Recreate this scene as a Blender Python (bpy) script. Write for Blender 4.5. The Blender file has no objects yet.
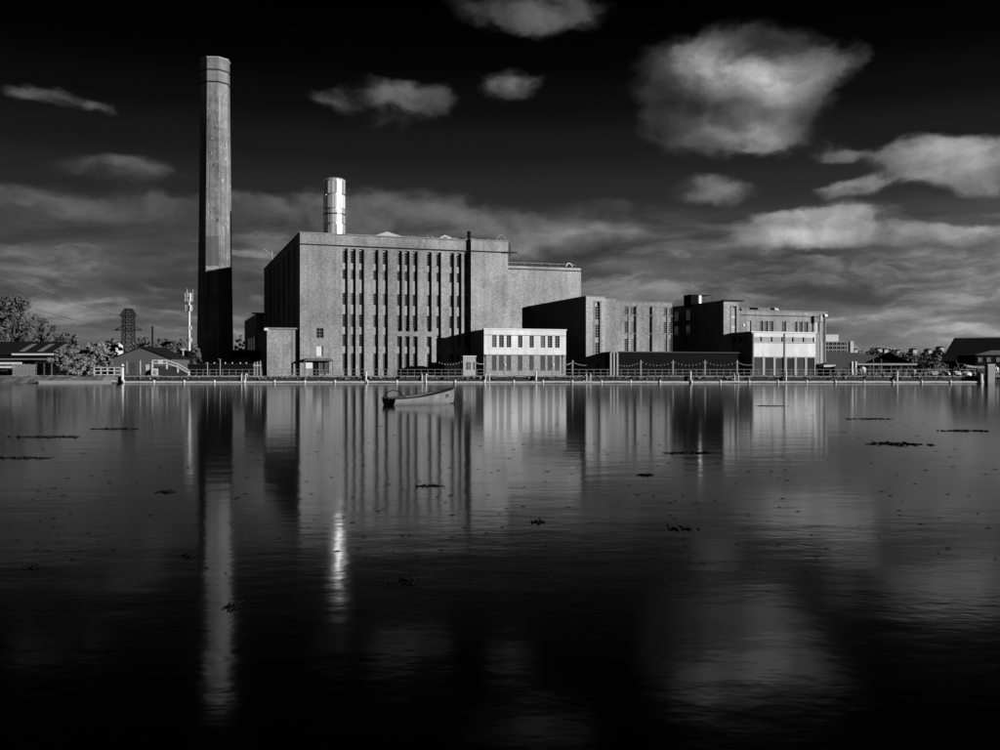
import bpy, math, random
from mathutils import Vector, Matrix
R = math.radians
random.seed(7)
S = bpy.context.scene
C = S.collection

# ------------------------------------------------------------------ camera
H, HY, F = 1.6, 372.0, 972.0           # eye height, horizon row and focal length in photo pixels (1000 wide)
cam_d = bpy.data.cameras.new('camera'); cam = bpy.data.objects.new('camera', cam_d); C.objects.link(cam)
cam_d.sensor_width = 36; cam_d.lens = 35; cam_d.clip_start = .3; cam_d.clip_end = 12000
cam_d.shift_y = -(375 - HY) / 1000
cam.location = (0, 0, H); cam.rotation_euler = (R(90), 0, 0)
S.camera = cam

# ------------------------------------------------------------------ light
SUN_AZ, SUN_EL = 60.0, 9.5              # azimuth right of the direction back to the camera
sv = Vector((math.sin(R(SUN_AZ)) * math.cos(R(SUN_EL)), -math.cos(R(SUN_AZ)) * math.cos(R(SUN_EL)), math.sin(R(SUN_EL))))
sun_d = bpy.data.lights.new('sun', 'SUN'); sun = bpy.data.objects.new('sun', sun_d); C.objects.link(sun)
sun_d.energy = 4.0; sun_d.angle = R(.5); sun_d.color = (1, 1, 1)
sun.rotation_euler = sv.to_track_quat('Z', 'Y').to_euler(); sun.location = (200, -100, 120)
S.view_settings.view_transform = 'Standard'; S.view_settings.look = 'None'
S.view_settings.exposure = 0; S.view_settings.gamma = 1; S.view_settings.use_curve_mapping = False
S.cycles.diffuse_bounces = 0
S.render.resolution_x = 1024; S.render.resolution_y = 768

# ------------------------------------------------------------------ sky (red-filtered black and white)
W = bpy.data.worlds.new('World'); S.world = W; W.use_nodes = True
wt = W.node_tree; wt.nodes.clear()
def wn(t, **k):
    n = wt.nodes.new(t)
    for a, b in k.items(): setattr(n, a, b)
    return n
def ln(sock, v):
    if isinstance(v, (int, float)): sock.default_value = v
    elif isinstance(v, (tuple, list)): sock.default_value = v
    else: wt.links.new(v, sock)
def m(op, a, b=None, c=None, clamp=False):
    n = wn('ShaderNodeMath', operation=op, use_clamp=clamp)
    ln(n.inputs[0], a)
    if b is not None: ln(n.inputs[1], b)
    if c is not None: ln(n.inputs[2], c)
    return n.outputs[0]
def comb(x, y, z):
    n = wn('ShaderNodeCombineXYZ'); ln(n.inputs[0], x); ln(n.inputs[1], y); ln(n.inputs[2], z); return n.outputs[0]
def noise(vec, scale, detail=6, rough=.55, dist=0.0):
    n = wn('ShaderNodeTexNoise'); ln(n.inputs['Vector'], vec)
    n.inputs['Scale'].default_value = scale; n.inputs['Detail'].default_value = detail
    n.inputs['Roughness'].default_value = rough; n.inputs['Distortion'].default_value = dist
    return n.outputs['Fac']
def mapr(v, a, b, c, d, smooth=True):
    n = wn('ShaderNodeMapRange', interpolation_type='SMOOTHSTEP' if smooth else 'LINEAR')
    ln(n.inputs[0], v)
    for i, q in enumerate((a, b, c, d)): n.inputs[i + 1].default_value = q
    return n.outputs[0]
tc = wn('ShaderNodeTexCoord'); sx = wn('ShaderNodeSeparateXYZ'); wt.links.new(tc.outputs['Generated'], sx.inputs[0])
dx, dy, dz = sx.outputs
az = m('ARCTAN2', dx, dy)
el = m('ARCSINE', dz)
sky = wn('ShaderNodeTexSky', sky_type='NISHITA'); sky.sun_disc = False
sky.sun_elevation = R(SUN_EL); sky.sun_rotation = math.atan2(sv.x, sv.y)
sc = wn('ShaderNodeSeparateColor'); wt.links.new(sky.outputs[0], sc.inputs[0])
red = sc.outputs[0]
# elevation response of the deep red filter (black zenith, grey horizon)
rc = wn('ShaderNodeValToRGB'); wt.links.new(m('MULTIPLY', m('ABSOLUTE', el), 1 / R(24)), rc.inputs[0])
stops = [(0.0, .185), (.10, .160), (.22, .108), (.32, .063), (.43, .0265), (.54, .0125), (.64, .0048), (.75, .0013), (.88, .0004), (1, .0002)]
cr = rc.color_ramp; cr.interpolation = 'EASE'
while len(cr.elements) < len(stops): cr.elements.new(.5)
for e, (p, v) in zip(cr.elements, stops): e.position = p; e.color = (v, v, v, 1)
rsep = wn('ShaderNodeSeparateColor'); wt.links.new(rc.outputs[0], rsep.inputs[0])
shn = math.hypot(sv.x, sv.y)
tosun = m('ADD', m('MULTIPLY', dx, sv.x / shn), m('MULTIPLY', dy, sv.y / shn))      # a little lighter towards the sun
base = m('MULTIPLY', rsep.outputs[0], m('MULTIPLY', m('ADD', .85, m('MULTIPLY', m('MINIMUM', red, 4.0), .04)), m('ADD', 1.16, m('MULTIPLY', tosun, .38))))
# clouds: banks at their own bearings and heights, broken by noise
def AE(px, py):
    a = math.atan((px - 500) / F); return a, math.atan((HY - py) / F * math.cos(a))
flat = comb(m('MULTIPLY', az, 1.0), m('MULTIPLY', el, 2.0), 0.0)
w1 = m('SUBTRACT', noise(flat, 9, 5, .55), .5)
w2 = m('SUBTRACT', noise(comb(az, m('MULTIPLY', el, 2.0), 3.7), 11, 5, .55), .5)
azw = m('ADD', az, m('MULTIPLY', w1, .06)); elw = m('ADD', el, m('MULTIPLY', w2, .038))
cover = [  # px, py, rx, ry, strength: where the banks stand
    (706, 76, 46, 36, .95), (765, 80, 50, 30, .95), (740, 124, 58, 26, .85), (828, 58, 30, 14, .42), (808, 92, 30, 18, .5), (672, 108, 30, 30, .5), (745, 44, 46, 14, .3),
    (545, 12, 52, 16, .62), (500, 0, 40, 16, .5), (508, 83, 32, 13, .55), (402, 98, 38, 14, .62), (330, 102, 30, 11, .50), (396, 122, 32, 8, .42), (432, 110, 20, 9, .4),
    (38, 93, 32, 8, .62), (95, 104, 20, 5, .55), (945, 157, 54, 17, .95), (975, 176, 44, 14, .6), (905, 148, 30, 10, .4), (850, 187, 38, 8, .85),
    (716, 191, 34, 11, .66), (818, 222, 62, 15, .9), (775, 238, 50, 11, .65), (880, 237, 56, 8, .55), (965, 236, 70, 9, .8), (610, 206, 34, 7, .45), (838, 152, 26, 7, .6),
    (125, 170, 56, 11, .75), (60, 203, 120, 12, .62), (160, 212, 90, 10, .5), (300, 205, 110, 12, .55), (420, 220, 110, 22, .7), (560, 238, 90, 20, .7), (252, 256, 24, 5, .8), (520, 254, 26, 10, .7),
    (1150, 150, 110, 40, .8), (-160, 130, 120, 30, .5)]
light = [  # where the low sun catches them
    (698, 56, 22, 16, .15), (712, 70, 28, 18, .17), (752, 76, 32, 13, .30), (788, 88, 32, 17, .24), (758, 138, 28, 18, .20), (716, 132, 28, 13, .07), (828, 58, 30, 16, .07),
    (545, 14, 46, 14, .06), (508, 83, 28, 10, .085), (404, 98, 30, 13, .10), (940, 148, 52, 14, .20), (930, 178, 40, 12, .16), (985, 165, 34, 22, .14), (848, 185, 36, 8, .17),
    (716, 190, 30, 9, .10), (805, 212, 60, 12, .17), (790, 238, 48, 11, .34), (868, 222, 40, 10, .2), (960, 232, 70, 8, .22), (838, 152, 22, 6, .07),
    (120, 166, 50, 8, .06), (60, 200, 120, 10, .05), (330, 200, 90, 10, .04), (38, 92, 30, 7, .05), (95, 103, 20, 5, .05), (330, 100, 26, 9, .04), (400, 214, 90, 12, .07), (560, 232, 80, 12, .075), (252, 256, 24, 5, .13), (518, 252, 18, 9, .16), (1150, 150, 90, 30, .2)]
def field(lst):
    tot = None
    for (px, py, rx, ry, st) in lst:
        a0, e0 = AE(px, py)
        ra, re = rx / F * math.cos(a0) ** 2, ry / F * math.cos(a0)
        u = m('MULTIPLY', m('SUBTRACT', azw, a0), 1 / ra); v = m('MULTIPLY', m('SUBTRACT', elw, e0), 1 / re)
        d = m('ADD', m('MULTIPLY', u, u), m('MULTIPLY', v, v))
        g = m('MULTIPLY', m('EXPONENT', m('MULTIPLY', d, -.8)), st)
        tot = g if tot is None else m('ADD', tot, g)
    return tot
cov, lit = field(cover), field(light)
fb = noise(comb(azw, m('MULTIPLY', elw, 1.5), 1.3), 22, 8, .52)
fb2 = noise(comb(m('ADD', azw, .010), m('MULTIPLY', m('ADD', elw, .010), 1.5), 1.3), 22, 5, .5)
dens = m('ADD', m('SUBTRACT', cov, .30), m('MULTIPLY', m('SUBTRACT', fb, .5), m('MINIMUM', m('MULTIPLY', cov, 2.4), 1.0)))
alpha = mapr(dens, -.14, .24, 0, 1)
relief = m('MAXIMUM', m('ADD', .62, m('ADD', m('MULTIPLY', m('SUBTRACT', fb, fb2), 1.9), m('MULTIPLY', fb, .75))), .4)
cloud = m('MULTIPLY', alpha, m('MULTIPLY', m('ADD', .022, m('MULTIPLY', lit, 1.15)), relief))
# the low streaky layer that runs all round the horizon
st1 = noise(comb(az, m('MULTIPLY', el, 5.0), 8.1), 4.5, 7, .55, .5)
st2 = noise(comb(az, m('MULTIPLY', el, 5.0), 2.1), 16, 8, .6, .3)
edge = m('ADD', el, m('ADD', m('MULTIPLY', m('SUBTRACT', noise(comb(az, m('MULTIPLY', el, 2.5), 5.0), 5, 6, .55), .5), .13), m('MULTIPLY', w2, .03)))
lowm = mapr(edge, R(7.8), R(9.8), 1, 0)
streak = m('ADD', .50, m('ADD', m('MULTIPLY', mapr(st1, .34, .66, 0, 1), .66), m('MULTIPLY', mapr(st2, .36, .68, 0, 1), .24)))
lowf = m('ADD', m('MULTIPLY', streak, lowm), m('MULTIPLY', .92, m('SUBTRACT', 1.0, lowm)))
sb = noise(comb(azw, m('MULTIPLY', elw, 3.6), 6.6), 9, 9, .58, .2)
sb2 = noise(comb(m('ADD', azw, .012), m('MULTIPLY', m('ADD', elw, .006), 3.6), 6.6), 9, 6, .55, .2)
brk = m('MULTIPLY', mapr(sb, .46, .62, 0, 1), m('MAXIMUM', m('ADD', .75, m('MULTIPLY', m('SUBTRACT', sb, sb2), 5.0)), .2))
lowf = m('MULTIPLY', lowf, m('ADD', m('SUBTRACT', 1.0, m('MULTIPLY', lowm, .22)), m('MULTIPLY', m('MULTIPLY', lowm, brk), .85)))
layer = m('MULTIPLY', m('MULTIPLY', lowm, .016), m('MULTIPLY', streak, m('ADD', .4, fb)))
val = m('ADD', m('ADD', m('MULTIPLY', m('MULTIPLY', base, lowf), m('SUBTRACT', 1.0, m('MULTIPLY', alpha, .35))), layer), cloud)
val = m('MULTIPLY', val, m('ADD', 1, m('MULTIPLY', m('SUBTRACT', noise(tc.outputs['Generated'], 900, 1, .5), .5), .25)))
bg = wn('ShaderNodeBackground'); bg.inputs['Strength'].default_value = 1.0
wt.links.new(comb(val, val, val), bg.inputs['Color'])
wo = wn('ShaderNodeOutputWorld'); wt.links.new(bg.outputs[0], wo.inputs[0])

# ------------------------------------------------------------------ materials (all neutral: the photograph is black and white)
MATS = {}
def mat(name, v, rough=.85, var=.18, scale=1.5, fine=30, metallic=0.0, brick=None, streak=0.0, spots=0.0, bump=0.0, spec=.3, course=0.0, big=0.0):
    M = bpy.data.materials.new(name); M.use_nodes = True; t = M.node_tree; N = t.nodes; L = t.links
    b = N['Principled BSDF']; b.inputs['Roughness'].default_value = rough; b.inputs['Metallic'].default_value = metallic
    b.inputs['Specular IOR Level'].default_value = spec
    tcn = N.new('ShaderNodeTexCoord'); co = tcn.outputs['Object']
    def mm(op, a, c=None):
        n = N.new('ShaderNodeMath'); n.operation = op
        for i, q in enumerate((a, c)):
            if q is None: continue
            if isinstance(q, (int, float)): n.inputs[i].default_value = q
            else: L.new(q, n.inputs[i])
        return n.outputs[0]
    def nz(s, d=4, stretch=None, off=0, r=.6):
        n = N.new('ShaderNodeTexNoise'); n.inputs['Scale'].default_value = s; n.inputs['Detail'].default_value = d; n.inputs['Roughness'].default_value = r
        mp = N.new('ShaderNodeMapping'); L.new(co, mp.inputs[0]); mp.inputs['Location'].default_value = (off, off, off)
        if stretch: mp.inputs['Scale'].default_value = stretch
        L.new(mp.outputs[0], n.inputs['Vector']); return n.outputs['Fac']
    f = mm('ADD', 1 - var, mm('MULTIPLY', nz(scale, 6), 2 * var))
    f = mm('MULTIPLY', f, mm('ADD', 1 - var * .8, mm('MULTIPLY', nz(fine, 3, None, 5), var * 1.6)))
    if big:
        mr = N.new('ShaderNodeMapRange'); L.new(nz(.13, 5, (1, 1, .55), 17, .62), mr.inputs[0]); mr.inputs[1].default_value = .36; mr.inputs[2].default_value = .64
        mr.inputs[3].default_value = 1 - big; mr.inputs[4].default_value = 1 + big
        f = mm('MULTIPLY', f, mr.outputs[0])
        mr = N.new('ShaderNodeMapRange'); L.new(nz(.5, 4, (1, 1, .8), 41, .6), mr.inputs[0]); mr.inputs[1].default_value = .58; mr.inputs[2].default_value = .63
        mr.inputs[3].default_value = 1; mr.inputs[4].default_value = 1 - big * .6
        f = mm('MULTIPLY', f, mr.outputs[0])
    if streak:
        sn = nz(1.0, 6, (1.3, 1.3, .06), 9)
        mr = N.new('ShaderNodeMapRange'); L.new(sn, mr.inputs[0]); mr.inputs[1].default_value = .44; mr.inputs[2].default_value = .66
        mr.inputs[3].default_value = 1; mr.inputs[4].default_value = 1 - streak
        f = mm('MULTIPLY', f, mr.outputs[0])
    if spots:
        mr = N.new('ShaderNodeMapRange'); L.new(nz(1.6, 2, (1, 1, .7), 3, .4), mr.inputs[0]); mr.inputs[1].default_value = .69; mr.inputs[2].default_value = .73
        mr.inputs[3].default_value = 0; mr.inputs[4].default_value = spots
        f = mm('ADD', f, mr.outputs[0])
    if course:
        sp = N.new('ShaderNodeSeparateXYZ'); L.new(co, sp.inputs[0])
        fr = mm('FRACT', mm('DIVIDE', sp.outputs[2], course))
        f = mm('MULTIPLY', f, mm('SUBTRACT', 1, mm('MULTIPLY', mm('LESS_THAN', fr, .09), .09)))
        fl = N.new('ShaderNodeTexWhiteNoise'); fl.noise_dimensions = '1D'; L.new(mm('FLOOR', mm('DIVIDE', sp.outputs[2], course)), fl.inputs['W'])
        f = mm('MULTIPLY', f, mm('ADD', .88, mm('MULTIPLY', fl.outputs['Value'], .24)))
    hgt = nz(fine * .5, 4, None, 2)
    if brick:
        sp = N.new('ShaderNodeSeparateXYZ'); L.new(co, sp.inputs[0])
        cb = N.new('ShaderNodeCombineXYZ'); L.new(mm('ADD', sp.outputs[0], sp.outputs[1]), cb.inputs[0]); L.new(sp.outputs[2], cb.inputs[1])
        br = N.new('ShaderNodeTexBrick'); L.new(cb.outputs[0], br.inputs['Vector']); br.inputs['Scale'].default_value = 1
        br.inputs['Brick Width'].default_value = .235; br.inputs['Row Height'].default_value = .08; br.inputs['Mortar Size'].default_value = .007
        br.inputs['Color1'].default_value = (1.35,) * 3 + (1,); br.inputs['Color2'].default_value = (.68,) * 3 + (1,); br.inputs['Mortar'].default_value = (1.15,) * 3 + (1,)
        bw = N.new('ShaderNodeRGBToBW'); L.new(br.outputs['Color'], bw.inputs[0])
        f = mm('MULTIPLY', f, bw.outputs[0])
        # patches of different firing, a few courses high
        pt = nz(2.2, 3, (1, 1, 2.2), 31, .75)
        f = mm('MULTIPLY', f, mm('ADD', .5, mm('MULTIPLY', pt, 1.0)))
    val_ = mm('MULTIPLY', f, v)
    cb2 = N.new('ShaderNodeCombineColor')
    for i in range(3): L.new(val_, cb2.inputs[i])
    L.new(cb2.outputs[0], b.inputs['Base Color'])
    if bump:
        bp = N.new('ShaderNodeBump'); bp.inputs['Strength'].default_value = .6; bp.inputs['Distance'].default_value = bump
        L.new(hgt, bp.inputs['Height']); L.new(bp.outputs[0], b.inputs['Normal'])
    MATS[name] = M; return M
mat('brick', .30, brick=True, var=.3, scale=.16, fine=2.2, streak=.24, big=.26)
mat('brick_light', .40, brick=True, var=.3, scale=.2, fine=2.0, streak=.2, big=.24)
mat('brick_low', .34, brick=True, var=.25, scale=.5, fine=4)
mat('stone_trim', .30, var=.2, scale=1, fine=8, streak=.25)
mat('dark_trim', .03, var=.25, scale=1, fine=8)
mat('spandrel', .42, var=.22, scale=.8, fine=5, streak=.3)
mat('louvre', .085, var=.2, scale=1, fine=6)
mat('white_render', .82, var=.16, scale=.6, fine=4, streak=.14, big=.10)
mat('white_paint', .78, var=.1, scale=2, fine=20, rough=.6)
mat('worn_white', .72, var=.2, scale=2, fine=14, rough=.7, streak=.2)
mat('pale_concrete', .40, var=.22, scale=1.2, fine=9, bump=.01)
mat('concrete', .29, var=.48, scale=.55, fine=1.8, streak=.5, spots=.9, course=1.25, big=.3)
mat('concrete_band', .24, big=.4, var=.2, scale=.8, fine=3, streak=.3, course=.6)
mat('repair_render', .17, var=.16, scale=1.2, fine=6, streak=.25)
mat('roof_felt', .05, var=.3, scale=.5, fine=4)
mat('tarred', .009, var=.3, scale=1, fine=6, rough=.9, spec=.08)
mat('slate', .022, var=.3, scale=1, fine=7, rough=.75, spec=.15)
mat('grey_sheet', .13, var=.15, scale=.6, fine=6, rough=.6)
mat('pale_sheet', .30, var=.18, scale=.8, fine=5, rough=.6, streak=.2)
mat('glass', .012, rough=.12, var=.1, spec=.5)
mat('dusty_glass', .05, rough=.35, var=.4, scale=1.5, fine=6, spec=.5)
mat('grimy_glass', .11, rough=.5, var=.5, scale=1.5, fine=6)
mat('blind_glass', .22, rough=.3, var=.2, scale=1.2, fine=3, spec=.5)
mat('glazing_bar', .34, var=.15, scale=3, fine=20)
mat('steel', .90, rough=.40, metallic=.6, var=.14, scale=1.2, fine=5)
mat('steel_dull', .5, rough=.4, metallic=.6, var=.2, scale=1.2, fine=5)
mat('galvanised', .36, rough=.5, metallic=.3, var=.15, scale=3, fine=20)
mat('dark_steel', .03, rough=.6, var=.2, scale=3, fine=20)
mat('timber', .16, var=.3, scale=2, fine=14, streak=.3)
mat('pale_timber', .34, var=.3, scale=2, fine=12, streak=.3)
mat('leaf_pale', .30, var=.3, scale=.6, fine=3, rough=.7)
mat('leaf_mid', .15, var=.3, scale=.6, fine=3, rough=.7)
mat('leaf_dark', .17, var=.3, scale=.6, fine=3, rough=.7)
mat('bark', .07, var=.3, scale=2, fine=14)
mat('ground', .11, var=.35, scale=.15, fine=1.5)
mat('hill', .085, var=.4, scale=.02, fine=.15)
mat('quay_stone', .05, var=.35, scale=1.2, fine=6, bump=.03)
mat('coping', .30, var=.3, scale=1.5, fine=8, bump=.02)
mat('rubble', .20, var=.7, scale=2.2, fine=6)
mat('weed', .008, var=.3, scale=5, fine=20, rough=.6)
mat('boat_paint', .24, var=.2, scale=2.5, fine=9, streak=.3, rough=.45, spec=.4)
mat('boat_dark', .018, var=.2, scale=3, fine=20, rough=.5)
mat('boat_wood', .10, var=.25, scale=4, fine=20, rough=.5)
mat('canvas', .5, var=.25, scale=2, fine=8)
mat('rubber', .02, var=.2, scale=4, fine=20)

# water
M = bpy.data.materials.new('water'); M.use_nodes = True; t = M.node_tree; b = t.nodes['Principled BSDF']
b.inputs['Base Color'].default_value = (.0015, .0015, .0015, 1); b.inputs['Specular IOR Level'].default_value = .3; b.inputs['Roughness'].default_value = .09; b.inputs['IOR'].default_value = 1.333
tcn = t.nodes.new('ShaderNodeTexCoord')
def wnoise(sx_, sy_, s, d, off):
    mp = t.nodes.new('ShaderNodeMapping'); t.links.new(tcn.outputs['Object'], mp.inputs[0]); mp.inputs['Scale'].default_value = (sx_, sy_, 1); mp.inputs['Location'].default_value = (off, off, 0)
    n = t.nodes.new('ShaderNodeTexNoise'); n.inputs['Scale'].default_value = s; n.inputs['Detail'].default_value = d; n.inputs['Roughness'].default_value = .5
    t.links.new(mp.outputs[0], n.inputs['Vector']); return n.outputs['Fac']
def tm(op, a, c):
    n = t.nodes.new('ShaderNodeMath'); n.operation = op
    for i, q in enumerate((a, c)):
        if isinstance(q, (int, float)): n.inputs[i].default_value = q
        else: t.links.new(q, n.inputs[i])
    return n.outputs[0]
calm = t.nodes.new('ShaderNodeMapRange'); t.links.new(wnoise(.25, 1, .06, 3, 4), calm.inputs[0])
calm.inputs[1].default_value = .35; calm.inputs[2].default_value = .65; calm.inputs[3].default_value = .5; calm.inputs[4].default_value = 1.4
hh = tm('ADD', tm('ADD', tm('MULTIPLY', wnoise(.55, 1, 1.1, 2, 0), .6), tm('MULTIPLY', wnoise(.7, 1, 4.5, 2, 7), .16)), tm('MULTIPLY', wnoise(.8, 1, 11, 1, 3), .07))
bp = t.nodes.new('ShaderNodeBump'); bp.inputs['Strength'].default_value = 1; bp.inputs['Distance'].default_value = .0085
t.links.new(tm('MULTIPLY', hh, calm.outputs[0]), bp.inputs['Height']); t.links.new(bp.outputs[0], b.inputs['Normal'])
MATS['water'] = M

# ------------------------------------------------------------------ helpers
class MB:
    def __init__(s): s.v = []; s.f = []
    def q(s, *pts):
        i = len(s.v); s.v += [tuple(p) for p in pts]; s.f.append(tuple(range(i, i + len(pts)))); return s
    def box(s, x0, x1, y0, y1, z0, z1):
        i = len(s.v)
        s.v += [(x, y, z) for z in (z0, z1) for y in (y0, y1) for x in (x0, x1)]
        for a in ((0, 2, 3, 1), (4, 5, 7, 6), (0, 1, 5, 4), (2, 6, 7, 3), (0, 4, 6, 2), (1, 3, 7, 5)): s.f.append(tuple(i + k for k in a))
        return s
    def tube(s, pts, r, n=6, caps=True):
        pts = [Vector(p) for p in pts]; rr = r if isinstance(r, (list, tuple)) else [r] * len(pts)
        i0 = len(s.v); d0 = None
        for k, p in enumerate(pts):
            d = (pts[min(k + 1, len(pts) - 1)] - pts[max(k - 1, 0)]).normalized()
            a = d.orthogonal().normalized() if d0 is None else (d0 - d * d0.dot(d)).normalized()
            d0 = a; bb = d.cross(a)
            for j in range(n):
                w = 2 * math.pi * j / n; s.v.append(tuple(p + (a * math.cos(w) + bb * math.sin(w)) * rr[k]))
        for k in range(len(pts) - 1):
            for j in range(n):
                a = i0 + k * n + j; b2 = i0 + k * n + (j + 1) % n; s.f.append((a, b2, b2 + n, a + n))
        if caps:
            s.f.append(tuple(i0 + j for j in reversed(range(n)))); e = i0 + (len(pts) - 1) * n; s.f.append(tuple(e + j for j in range(n)))
        return s
    def lathe(s, prof, n=12, cx=0, cy=0, ph=0):
        i0 = len(s.v)
        for r, z in prof:
            for j in range(n):
                w = ph + 2 * math.pi * j / n; s.v.append((cx + r * math.cos(w), cy + r * math.sin(w), z))
        for k in range(len(prof) - 1):
            for j in range(n):
                a = i0 + k * n + j; b2 = i0 + k * n + (j + 1) % n; s.f.append((a, b2, b2 + n, a + n))
        s.f.append(tuple(i0 + j for j in reversed(range(n)))); e = i0 + (len(prof) - 1) * n; s.f.append(tuple(e + j for j in range(n)))
        return s
    def prism(s, poly, y0, y1):                 # polygon in x,z extruded along y
        i = len(s.v); n = len(poly)
        s.v += [(x, y0, z) for x, z in poly] + [(x, y1, z) for x, z in poly]
        s.f.append(tuple(i + k for k in range(n))); s.f.append(tuple(i + n + k for k in reversed(range(n))))
        for k in range(n): s.f.append((i + k, i + n + k, i + n + (k + 1) % n, i + (k + 1) % n))
        return s
    def wall(s, x0, x1, z0, z1, y, ops=(), depth=.3):   # wall facing -y with real openings and reveals
        xs = sorted({x0, x1} | {o[0] for o in ops} | {o[1] for o in ops}); zs = sorted({z0, z1} | {o[2] for o in ops} | {o[3] for o in ops})
        for a, b2 in zip(xs, xs[1:]):
            run = None
            for c, d in zip(zs, zs[1:]):
                hole = any(o[0] - 1e-6 <= a and b2 <= o[1] + 1e-6 and o[2] - 1e-6 <= c and d <= o[3] + 1e-6 for o in ops)
                if hole:
                    if run: s.q((a, y, run[0]), (b2, y, run[0]), (b2, y, run[1]), (a, y, run[1])); run = None
                else: run = (run[0], d) if run else (c, d)
            if run: s.q((a, y, run[0]), (b2, y, run[0]), (b2, y, run[1]), (a, y, run[1]))
        for (a, b2, c, d) in ops:
            Y = y + depth
            s.q((a, y, c), (a, y, d), (a, Y, d), (a, Y, c)); s.q((b2, y, c), (b2, Y, c), (b2, Y, d), (b2, y, d))
            s.q((a, y, c), (a, Y, c), (b2, Y, c), (b2, y, c)); s.q((a, y, d), (b2, y, d), (b2, Y, d), (a, Y, d))
            s.q((a, Y, c), (b2, Y, c), (b2, Y, d), (a, Y, d))
        return s
    def shell(s, x0, x1, y0, y1, z0, z1, para=.5, front=True):     # box walls, roof sunk behind a parapet, optional front
        s.q((x0, y1, z0), (x0, y0, z0), (x0, y0, z1), (x0, y1, z1)); s.q((x1, y0, z0), (x1, y1, z0), (x1, y1, z1), (x1, y0, z1))
        s.q((x1, y1, z0), (x0, y1, z0), (x0, y1, z1), (x1, y1, z1))
        if front: s.q((x0, y0, z0), (x1, y0, z0), (x1, y0, z1), (x0, y0, z1))
        t_ = .35; zr = z1 - para; a, b2, c, d = x0 + t_, x1 - t_, y0 + t_, y1 - t_
        s.q((x0, y0, z1), (x1, y0, z1), (b2, c, z1), (a, c, z1)); s.q((x0, y1, z1), (a, d, z1), (b2, d, z1), (x1, y1, z1))
        s.q((x0, y0, z1), (a, c, z1), (a, d, z1), (x0, y1, z1)); s.q((x1, y0, z1), (x1, y1, z1), (b2, d, z1), (b2, c, z1))
        s.q((a, c, zr), (b2, c, zr), (b2, c, z1), (a, c, z1)); s.q((a, d, z1), (b2, d, z1), (b2, d, zr), (a, d, zr))
        s.q((a, c, z1), (a, d, z1), (a, d, zr), (a, c, zr)); s.q((b2, c, zr), (b2, d, zr), (b2, d, z1), (b2, c, z1))
        s.q((a, c, zr), (b2, c, zr), (b2, d, zr), (a, d, zr))
        return s
    def mesh(s, name):
        me = bpy.data.meshes.new(name); me.from_pydata(s.v, [], s.f); me.update(); return me
    def build(s, name, material, parent=None, loc=(0, 0, 0), rotz=0, smooth=False):
        return link(name, s.mesh(name), material, parent, loc, rotz, smooth)
def link(name, me, material, parent=None, loc=(0, 0, 0), rotz=0, smooth=False):
    o = bpy.data.objects.new(name, me); C.objects.link(o)
    if not me.materials: me.materials.append(MATS[material])
    o.parent = parent; o.location = loc; o.rotation_euler = (0, 0, rotz)
    if smooth:
        for p in me.polygons: p.use_smooth = True
    return o
def tag(o, label, cat, group=None, kind=None):
    if label: o['label'] = label
    if cat: o['category'] = cat
    if group: o['group'] = group
    if kind: o['kind'] = kind
    return o
def thing(name, label, cat, loc=(0, 0, 0), rotz=0, group=None):
    o = bpy.data.objects.new(name, None); C.objects.link(o); o.location = loc; o.rotation_euler = (0, 0, rotz)
    o.empty_display_size = .5
    return tag(o, label, cat, group)
def structure(o): o['kind'] = 'structure'; return o
def X(px, D): return (px - 500) / F * D
def Z(py, D): return H + (HY - py) / F * D
GZ = .95                                   # level of the quayside ground
QD = 138.0                                 # distance of the quay face

# the power station stands on its own grid, turned from the quay line
TH = R(19.05); CO, SI = math.cos(TH), math.sin(TH)
OX, OY = X(300, 165.0), 165.0
def SP(px, q=0.0):
    k = (px - 500) / F; return (k * (OY + CO * q) - OX + SI * q) / (CO - k * SI)
def DP(s, q=0.0): return OY + SI * s + CO * q
def ZP(py, s, q=0.0): return Z(py, DP(s, q))
def site(name, label, cat, group=None): return thing(name, label, cat, (OX, OY, GZ), TH, group)
def lz(z): return z - GZ                   # absolute height to local height

win_cache = {}
wrnd = random.Random(17)
def window(parent, x0, x1, z0, z1, y, nx=2, nz_=4, glass='glass', bar='glazing_bar', barw=.05, d=.06, name='window'):
    if glass == 'glass': glass = wrnd.choice(('glass', 'glass', 'glass', 'glass', 'dusty_glass', 'grimy_glass'))
    w, h = round(x1 - x0, 2), round(z1 - z0, 2); key = (w, h, nx, nz_, glass, bar, barw)
    if key not in win_cache:
        p = MB().box(-w / 2, w / 2, 0, .03, 0, h)
        f = MB(); e = barw
        f.box(-w / 2, -w / 2 + e, -d, 0, 0, h); f.box(w / 2 - e, w / 2, -d, 0, 0, h)
        f.box(-w / 2 + e, w / 2 - e, -d, 0, 0, e); f.box(-w / 2 + e, w / 2 - e, -d, 0, h - e, h)
        for i in range(1, nx): f.box(-w / 2 + w * i / nx - e * .4, -w / 2 + w * i / nx + e * .4, -d * .8, 0, e, h - e)
        for i in range(1, nz_): f.box(-w / 2 + e, w / 2 - e, -d * .9, 0, h * i / nz_ - e * .5, h * i / nz_ + e * .5)
        a, b2 = p.mesh('pane'), f.mesh('frame'); a.materials.append(MATS[glass]); b2.materials.append(MATS[bar]); win_cache[key] = (a, b2)
    a, b2 = win_cache[key]
    o = link(name, a, glass, parent, ((x0 + x1) / 2, y, z0)); link('frame', b2, bar, o)
    return o

# ------------------------------------------------------------------ the setting
wb = MB(); wb.q((-4000, -3000, 0), (4000, -3000, 0), (4000, QD + .6, 0), (-4000, QD + .6, 0))
structure(wb.build('water', 'water'))
gb = MB(); gb.q((-6000, QD + .5, GZ), (6000, QD + .5, GZ), (6000, 9000, GZ), (-6000, 9000, GZ))
structure(gb.build('ground', 'ground'))
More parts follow.
